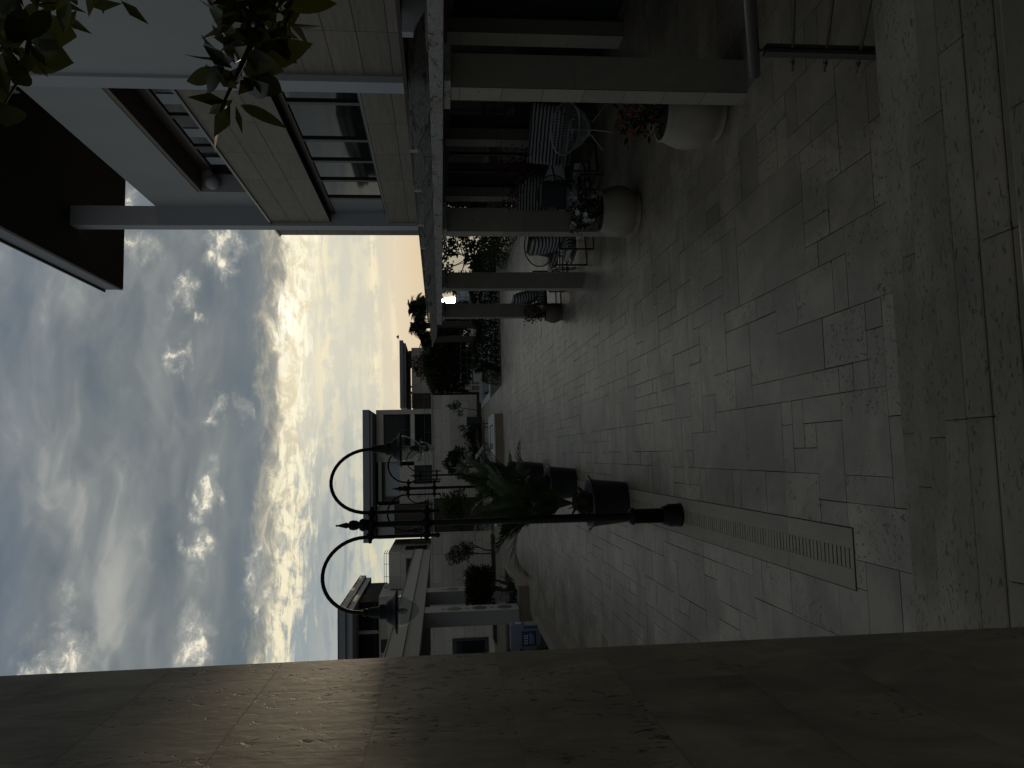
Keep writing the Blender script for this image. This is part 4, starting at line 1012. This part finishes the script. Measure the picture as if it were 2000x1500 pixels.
# clipped round tree and planting in the left planter
tree('clipped_tree', 'clipped flat topped dark tree in the long left planter', 'tree', (-4.25, 24.9, .25), 1.15,
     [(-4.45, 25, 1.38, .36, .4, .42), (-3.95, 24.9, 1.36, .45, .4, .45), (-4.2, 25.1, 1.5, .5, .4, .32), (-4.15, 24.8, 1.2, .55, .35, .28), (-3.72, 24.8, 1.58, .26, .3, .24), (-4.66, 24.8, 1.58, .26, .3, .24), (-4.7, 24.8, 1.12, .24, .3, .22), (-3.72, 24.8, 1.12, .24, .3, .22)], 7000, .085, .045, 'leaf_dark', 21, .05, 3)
def shrub(name, label, loc, blobs, n, L, W, mat, seed, group=None, cat='shrub'):
    o = thing(name, label, cat, loc, group); b = Vector(loc); m = MB(); q = random.Random(seed)
    for bl in blobs:
        for k in range(3): m.tube([b + Vector((q.gauss(0, .05), q.gauss(0, .05), 0)), b.lerp(Vector(bl[:3]), .6) + Vector((q.gauss(0, .05), 0, 0)), Vector(bl[:3]) + Vector((q.gauss(0, .1), 0, bl[5]*.7))], [.02, .014, .006], 5)
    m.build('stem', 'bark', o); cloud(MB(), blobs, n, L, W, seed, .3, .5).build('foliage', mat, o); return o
shrub('leafy_shrub', 'dark leafy shrub left of the printed carton in the near planter', (-5.0, 18.4, .2), [(-5.0, 18.4, .58, .36, .4, .36), (-5.35, 18.6, .75, .4, .4, .45)], 900, .10, .05, 'leaf_dark', 22)
shrub('leafy_shrub', 'pale green low shrub in front of the printed carton', (-4.4, 17.6, .2), [(-4.42, 17.6, .30, .16, .2, .18), (-4.6, 17.9, .34, .2, .2, .2)], 420, .09, .045, 'leaf_mid', 23)
shrub('leafy_shrub', 'wispy low shrub beneath the clipped round tree', (-4.1, 24.2, .25), [(-4.05, 24.0, .48, .3, .3, .25), (-4.6, 23.8, .42, .3, .3, .2)], 380, .10, .04, 'leaf_dark', 24)
# small trees along the walls
tree('oleander', 'dark bushy small tree before the left garden wall', 'tree', (-4.66, 37.9, .0), 1.2, [(-4.75, 37.9, 1.7, .45, .4, .6), (-4.5, 37.9, 1.3, .35, .4, .35), (-4.95, 37.9, 1.95, .3, .3, .4)], 1500, .15, .035, 'leaf_dark', 31, .04, 2)
tree('citrus_tree', 'yellow green bushy tree beside the garage door behind the lamp posts', 'tree', (-2.7, 40.5, 0), 1.5, [(-2.5, 40.5, 2.2, .6, .5, .45), (-3.1, 40.5, 1.9, .55, .5, .55), (-2.2, 40.4, 1.6, .45, .5, .4), (-3.6, 40.5, 1.6, .35, .4, .3)], 2400, .13, .06, 'leaf_mid', 32, .06)
tree('rounded_tree', 'dark rounded small tree behind the pale spiky agave', 'tree', (-.5, 45.2, 0), 1.2, [(-.45, 45.2, 1.75, .7, .6, .6), (-.9, 45.2, 1.35, .45, .5, .45), (.1, 45.2, 1.5, .4, .5, .4)], 2300, .15, .07, 'leaf_dark', 33, .06)
tree('sapling', 'thin crooked sapling against the far house wall', 'tree', (2.6, 46.9, .0), 1.35, [(2.95, 46.9, 1.75, .22, .2, .3), (3.1, 46.9, 1.5, .25, .2, .2), (2.55, 46.9, 1.3, .2, .2, .16)], 330, .16, .05, 'leaf_dark', 34, .03, 1, None, (.3, 0))
shrub('dark_shrub', 'low dark shrub by the far house wall left of the sapling', (1.3, 46.6, 0), [(1.2, 46.6, .7, .45, .4, .5), (1.6, 46.6, .5, .35, .3, .4), (1.65, 46.5, 1.2, .2, .2, .3)], 900, .15, .06, 'leaf_dark', 35)
shrub('dark_shrub', 'low dark shrub behind the pool loungers at the far wall', (.1, 46.4, 0), [(.4, 46.4, .55, .5, .4, .45), (-.2, 46.4, .5, .5, .4, .4)], 800, .15, .06, 'leaf_dark', 36)
for x, lab in ((2.05, 'taller dark bin against the far house wall'), (.95, 'shorter dark bin against the far house wall')):
    b_ = thing('waste_bin', lab, 'bin', (x, 47.2, 0), 'bins against the far house wall')
    h_ = .85 if x > 2 else .7
    MB().box(x-.27, x+.27, 46.95, 47.45, .0, h_).build('bin_body', 'potblack', b_, bevel=.03); MB().box(x-.29, x+.29, 46.92, 47.47, h_+.003, h_+.06).build('bin_lid', 'potblack', b_, bevel=.015)
# agave
ag = thing('agave', 'pale spiky agave with leaves spread like a star', 'agave', (-.66, 42, 0)); m = MB(); c = Vector((-.66, 42, 1.22)); q = random.Random(3)
for i in range(46):
    z_ = q.uniform(-.55, 1); a = i*2.39996; r_ = math.sqrt(max(0, 1-z_*z_)); m.leaf(c, (r_*math.cos(a), r_*math.sin(a), z_), .72*q.uniform(.85, 1.1), .075, q.random(), .1, .02)
m.build('leaves', 'agave', ag); MB().tube([(-.66, 42, 0), (-.62, 42, .6), (-.66, 42, 1.22)], [.09, .08, .07], 8).build('trunk', 'bark', ag)
# hedge by the side path and clipped box bush
hg = thing('hedge', 'long dark hedge between the plaza and the garden', 'hedge', (6, 32, 0))
m = boxhedge(MB(), 3.65, 8.2, 31.7, 32.3, .0, .98, 9000, .10, .065, 41, .10); m.build('foliage', 'leaf_dark', hg)
m = MB()
for i in range(16): x = 3.8 + i*.28; m.tube([(x, 32, 0), (x+rnd.gauss(0, .06), 32, .45), (x+rnd.gauss(0, .1), 32, .8)], [.02, .015, .008], 5)
m.build('stems', 'bark', hg)
bb = thing('box_bush', 'small rounded clipped bush at the near corner of the pool', 'bush', (3.3, 31.75, 0))
boxhedge(MB(), 3.02, 3.62, 31.5, 32.0, .03, .68, 2600, .06, .035, 42, .05).build('foliage', 'leaf_mid', bb)
MB().tube([(3.3, 31.75, 0), (3.3, 31.75, .5)], [.03, .02], 6).build('stem', 'bark', bb)
hs = thing('hedge', 'dark feathery hedge along the garden side seen under the pergola', 'hedge', (7.5, 24, 0))
boxhedge(MB(), 7.0, 8.0, 18.5, 31.4, .0, .62, 9000, .17, .05, 43, .10).build('foliage', 'leaf_dark', hs)
ls = thing('low_wall', 'pale low wall end in the hedge seen between second and third pillars', 'low wall', (7.2, 28.6, 0))
MB().box(6.86, 7.62, 28.4, 28.65, 0, .26).build('wall_body', 'plaster', ls); MB().box(6.84, 7.64, 28.37, 28.68, .262, .31).build('wall_capping', 'coping', ls)
# trees of the garden
tree('olive_tree', 'broad dark tree beyond the pool nearest the low house', 'tree', (5.9, 49, 0), 1.7, [(5.6, 49, 2.4, 1.1, 1, .8), (6.6, 49, 2.3, 1.2, 1, .8), (7.6, 49.5, 2.1, 1.1, 1, .8), (4.7, 48.8, 1.9, .8, .8, .5), (6.2, 49, 3.1, .8, .8, .45), (8.6, 50, 1.9, 1.0, 1, 1.0), (6.5, 49, 1.2, 2.6, .8, .8), (9.2, 50, 1.2, .9, .8, .8)], 15000, .22, .10, 'leaf_dark', 51, .13, 3, 'garden trees beyond the pool')
tree('leaning_tree', 'leaning dark tree whose bare trunk slants before the low house', 'tree', (3.9, 49.2, 0), 2.4, [(4.9, 49.2, 2.9, .9, .7, .4), (5.8, 49.2, 3.2, .8, .7, .4), (4.2, 49.2, 2.5, .4, .4, .3)], 2400, .22, .07, 'leaf_mid', 52, .14, 1, 'garden trees beyond the pool', (.35, 0))
tree('purple_tree', 'small purple leaved tree before the low house wall', 'tree', (5.9, 52, 0), 3.3, [(5.6, 52, 3.75, .45, .4, .35), (6.2, 52, 3.95, .5, .4, .4), (6.6, 52, 3.55, .4, .4, .35)], 520, .30, .055, 'leaf_red', 53, .07)
tree('broad_tree', 'broadleaf tree with gaps of bright sea seen between second and third pillars', 'tree', (7.9, 30.2, 0), 1.5, [(7.3, 30, 2.2, .35, .5, .3), (8.2, 30.1, 2.15, .5, .6, .45), (7.05, 30, 1.5, .22, .4, .3), (8.6, 30.1, 1.6, .4, .5, .5), (7.9, 30, 1.1, .6, .5, .35), (7.35, 30, .85, .45, .4, .3), (8.5, 30, .8, .5, .4, .35), (7.7, 30, 2.55, .6, .4, .2)], 1500, .15, .085, 'leaf_dark', 54, .06, 2)
tree('broad_tree', 'dark tree filling the gap behind the second pillar', 'tree', (8.7, 25.5, 0), 1.5, [(8.5, 25.5, 2.0, .7, .7, .6), (8.9, 25.5, 1.1, .8, .8, .7), (8.3, 25.5, .9, .5, .6, .6), (9.2, 25.5, 1.9, .7, .7, .7)], 4200, .14, .08, 'leaf_dark', 55, .07, 2)
tree('broad_tree', 'dark tree between the third and fourth pillars above the grey shed', 'tree', (10.95, 48.6, 0), 1.7, [(10.75, 48.6, 1.85, .35, .4, .42), (11.2, 48.6, 1.7, .4, .5, .6), (10.35, 48.4, 1.45, .25, .3, .16)], 900, .17, .09, 'leaf_dark', 56, .07)
tree('sun_block_crown', 'dense dark crown added behind the pergola beam to block the low sun', 'tree', (9.6, 53, 0), 2.2, [(8.4, 53, 2.72, .9, .6, .32), (9.8, 53, 2.72, 1.0, .6, .30), (11.2, 53, 2.72, .9, .6, .30), (12.4, 53, 2.65, .9, .6, .34), (8.2, 53, 1.9, .9, .6, .7)], 5200, .20, .10, 'leaf_dark', 57, .09, 2)  # added to cut off the low sun below the lit patch on the near wall
bs = thing('shed', 'grey slope roofed shed with steps seen between third and fourth pillars', 'shed', (10.6, 51, 0))
MB().box(9.5, 11.5, 50.2, 53, 0, .5).build('shed_wall', 'plaster', bs)
MB().add([(9.3, 50, .5), (11.7, 50, .5), (11.7, 52.6, 1.35), (9.3, 52.6, 1.35), (9.3, 50, .45), (11.7, 50, .45), (11.7, 52.6, 1.30), (9.3, 52.6, 1.30)], ((0, 1, 2, 3), (7, 6, 5, 4), (0, 4, 5, 1), (1, 5, 6, 2), (2, 6, 7, 3), (3, 7, 4, 0))).build('shed_roof', 'greysheet', bs)
m = MB()
for i in range(5): m.box(10.3+i*.18, 11.4, 49.0+i*.15, 49.95, i*.1, i*.1+.095)
m.build('shed_step', 'coping', bs)
sf = thing('garden_fence', 'thin steel rail fence on a pale kerb along the far side of the pool', 'fence', (7, 47.5, 0))
m = MB(); m.box(4.5, 11.6, 47.5, 47.7, 0, .42); m.build('fence_base', 'coping', sf)
m = MB()
for i in range(15): x = 4.6 + i*.48; m.tube([(x, 47.6, .42), (x, 47.6, 1.2)], .016, 6)
for z in (.8, 1.2): m.tube([(4.5, 47.6, z), (11.6, 47.6, z)], .02, 6)
m.build('fence_rail', 'steel', sf)

def tall_palm(label, loc, h, n, L, seed):
    o = thing('fan_palm', label, 'palm tree', loc, 'palms beyond the garden'); ORG[o] = Vector((0, 0, 0)); q = random.Random(seed)
    MB().tube([(0, 0, 0), (.1, 0, h*.5), (0, 0, h)], [.22, .2, .17], 10).build('trunk', 'bark', o)
    for i in range(n):
        f = frond_mesh(L*q.uniform(.85, 1.1), R(q.uniform(5, 85)), R(q.uniform(40, 110)), 26, L*.42, .075).build('frond', 'leaf_palm', o)
        f.location = (0, 0, h); f.rotation_euler = (q.uniform(-.2, .2), 0, q.random()*6.283)
    m = MB()
    for i in range(420):
        a = q.random()*6.283; z_ = q.uniform(-.9, 1); r_ = math.sqrt(max(0, 1-z_*z_)); d = Vector((r_*math.cos(a), r_*math.sin(a), z_*.8)); m.leaf(Vector((0, 0, h)) + d*L*q.uniform(.1, .5), d + Vector((q.gauss(0, .25), q.gauss(0, .25), q.gauss(0, .25))), L*q.uniform(.3, .55), .06, q.random())
    m.build('crown_heart', 'leaf_palm', o)
tall_palm('bushiest palm crown behind the end of the white pergola', (8.75, 45.3, 0), 3.62, 46, .80, 61)
tall_palm('middle palm crown, tallest against the sunset beside the pergola end', (7.75, 45.8, 0), 3.65, 40, .72, 62)
tall_palm('lowest palm crown next to the low grey roofed house', (6.9, 46.0, 0), 3.25, 34, .62, 63)

tree('sun_block_tree', 'tall dark tree added unseen behind the pale house to block the low sun', 'tree', (-2.2, 70, 0), 6.5, [(-2.4, 70, 6.4, 2.2, 1.5, 2.4), (-1.2, 70, 4.6, 2.0, 1.5, 1.8), (-3.4, 70, 4.8, 1.8, 1.5, 1.8)], 4200, .5, .22, 'leaf_dark', 58, .2)  # added where the house hides it, to keep low sun off the left roofs

bd = MB(); bc = Vector((9.01, 58.00, 5.59))
bd.tube([bc + Vector((-.16, 0, -.01)), bc + Vector((-.08, 0, 0)), bc, bc + Vector((.10, 0, .01)), bc + Vector((.17, 0, .02))], [.008, .035, .045, .03, .006], 8)
for sx in (-1, 1): bd.add([bc + Vector((-.05, 0, .02)), bc + Vector((.07, 0, .02)), bc + Vector((.05, sx*.2, .13)), bc + Vector((-.10, sx*.38, .06)), bc + Vector((-.07, sx*.2, .11))], ((0, 1, 2, 4), (4, 2, 3)), .2)
tag(bd.build('bird', 'fabricdark', None, 0, .006), 'tiny dark bird flying above the low house roof', 'bird')

# loungers by the pool
def lounger(label, x, y, rz):
    o = thing('pool_lounger', label, 'sun lounger', (0, 0, 0), 'dark pool loungers')
    m = MB()
    for s in (-.3, .3): m.bar((s, -.95, .30), (s, .95, .30), .04, .05); m.bar((s, -.8, 0), (s, -.8, .30), .04, .04); m.bar((s, .7, 0), (s, .7, .30), .04, .04)
    m.build('lounger_frame', 'frame', o)
    m = MB()
    for i in range(11): m.bar((-.3, -.9+i*.12, .335), (.3, -.9+i*.12, .335), .08, .014)
    m.build('lounger_slats', 'frame', o)
    m = MB(); m.obox((0, .68, .52), (.3, 0, 0), (0, .28, .20), (0, -.008, .012)); m.build('lounger_back', 'greycloth', o)
    o.location = (x, y, .005); o.rotation_euler.z = R(rz)
lounger('dark lounger nearest the pool beyond the stone bench', .75, 39.8, 70)
lounger('dark lounger left of the other one beyond the stone bench', -.3, 39.4, 62)
# grass strip below the left wall
q = random.Random(8); m = MB()
m.box(-9, -3.9, 37.2, 38.9, -.02, .02)
for i in range(3500):
    p = (q.uniform(-9, -3.9), q.uniform(37.2, 38.9), .02); m.leaf(p, (q.gauss(0, .3), q.gauss(0, .3), 1), q.uniform(.06, .14), .02, q.random())
tag(m.build('grass', 'leaf_mid'), 'strip of green grass below the left garden wall', 'grass', None, 'stuff')

# ------------------------------------------------------------------ broadleaf tree leaning in over the stairs from the right
NT = thing('magnolia_tree', 'broadleaf tree whose branches hang in from the upper right corner', 'tree', (3.1, 1.2, 0))
def pix(x, y, d):
    """a point d metres from the lens"""
    v = FWD + RGT*((750-y)/1500) - UPV*((x-1000)/1500); return EYE + v*d
m = MB(); crown = MB(); q = random.Random(77)
m.tube([(3.1, 1.2, 0), (3.0, 1.3, 1.5), (2.9, 1.5, 2.8), (2.75, 1.7, 4.2), (2.6, 1.9, 5.6)], [.13, .11, .09, .06, .03], 10)
def branch(a, pts, r):
    P_ = [Vector(a)] + [pix(*p) for p in pts]; m.tube(P_, [r + (.003-r)*i/(len(P_)-1) for i in range(len(P_))], 6); return P_
B1 = branch((2.9, 1.5, 2.8), [(520, -120, 2.9), (540, -10, 2.85), (500, 70, 2.8), (470, 130, 2.75), (440, 195, 2.72), (425, 230, 2.7)], .022)
B2 = branch((2.75, 1.7, 4.2), [(-20, -100, 3.0), (30, 0, 2.9), (60, 70, 2.85), (40, 150, 2.8), (10, 200, 2.8)], .022)
B3 = branch((2.9, 1.5, 2.8), [(620, -110, 2.8), (590, -20, 2.75), (560, 40, 2.7), (545, 100, 2.7)], .015)
B4 = branch((2.75, 1.7, 4.2), [(180, -120, 3.0), (170, -40, 2.9), (190, 10, 2.85)], .015)
def lf(b, t, wd=.42, dd=.0, tint=None):
    p0 = pix(b[0], b[1], 2.72 + q.uniform(-.1, .1)); p1 = pix(t[0], t[1], 2.72 + q.uniform(-.12, .12)); v = p1-p0
    n = (EYE-p0).normalized() + Vector((q.gauss(0, .5), q.gauss(0, .5), q.gauss(0, .5)))
    crown.leaf(p0, v, v.length, v.length*wd, q.random() if tint is None else tint, .12, q.uniform(-.05, .18), n)
# single leaves of the fringe
for b, t, wd in (((445, 112), (360, 115), .42), ((438, 130), (392, 180), .40), ((455, 115), (385, 95), .30), ((445, 200), (366, 187), .34), ((447, 200), (405, 292), .46), ((450, 205), (418, 268), .40), ((455, 195), (400, 228), .38),
                 ((460, 205), (474, 264), .22), ((470, 205), (550, 240), .20), ((490, 150), (556, 182), .38), ((500, 120), (600, 88), .36), ((480, 110), (560, 138), .34), ((555, 10), (660, 8), .34), ((540, 100), (590, 122), .38), ((500, 150), (520, 190), .4),
                 ((470, 165), (520, 170), .45), ((465, 185), (500, 150), .4), ((440, 140), (425, 95), .4),
                 ((235, 0), (290, 48), .32), ((170, 10), (236, 8), .36), ((120, 28), (180, 68), .36), ((62, 70), (140, 122), .50), ((150, 72), (60, 66), .46), ((60, 85), (92, 150), .40), ((55, 100), (48, 152), .5), ((0, 200), (15, 235), .5), ((30, 110), (20, 165), .5), ((150, 20), (120, 60), .4)):
    lf(b, t, wd)
def clump(x0, x1, y0, y1, n):
    for i in range(n):
        x, y = q.uniform(x0, x1), q.uniform(y0, y1); a = q.uniform(0, 6.283); L = q.uniform(45, 85)
        d = q.uniform(2.55, 3.15); p0 = pix(x, y, d); v = pix(x + L*math.cos(a), y + L*math.sin(a), d + q.uniform(-.1, .1)) - p0
        crown.leaf(p0, v, v.length, v.length*q.uniform(.34, .46), q.random(), .12, q.uniform(-.1, .25), Vector((q.gauss(0, 1), q.gauss(0, 1), q.gauss(0, 1))) - FWD*.4)
clump(440, 560, -150, 105, 95); clump(480, 560, -60, 110, 30); clump(425, 470, 120, 200, 10)
clump(-120, 130, -140, 35, 85); clump(-80, 40, 20, 120, 34); clump(-60, 15, 100, 200, 14); clump(130, 260, -150, -20, 20)
# the rest of its crown, outside the picture
for i in range(420):
    p = Vector((2.9 + q.gauss(0, .5), 1.1 + q.gauss(0, .45), 4.3 + q.gauss(0, .8))); v = Vector((q.gauss(0, 1), q.gauss(0, 1), q.gauss(-.3, .6)))
    if (p-EYE).dot(FWD) > 0 and abs((p-EYE).dot(RGT)/(p-EYE).dot(FWD)) < .56: continue
    crown.leaf(p, v, q.uniform(.09, .15), .05, q.random(), .12, .1)
m.build('trunk', 'bark', NT); crown.build('crown', 'leaf_near', NT)
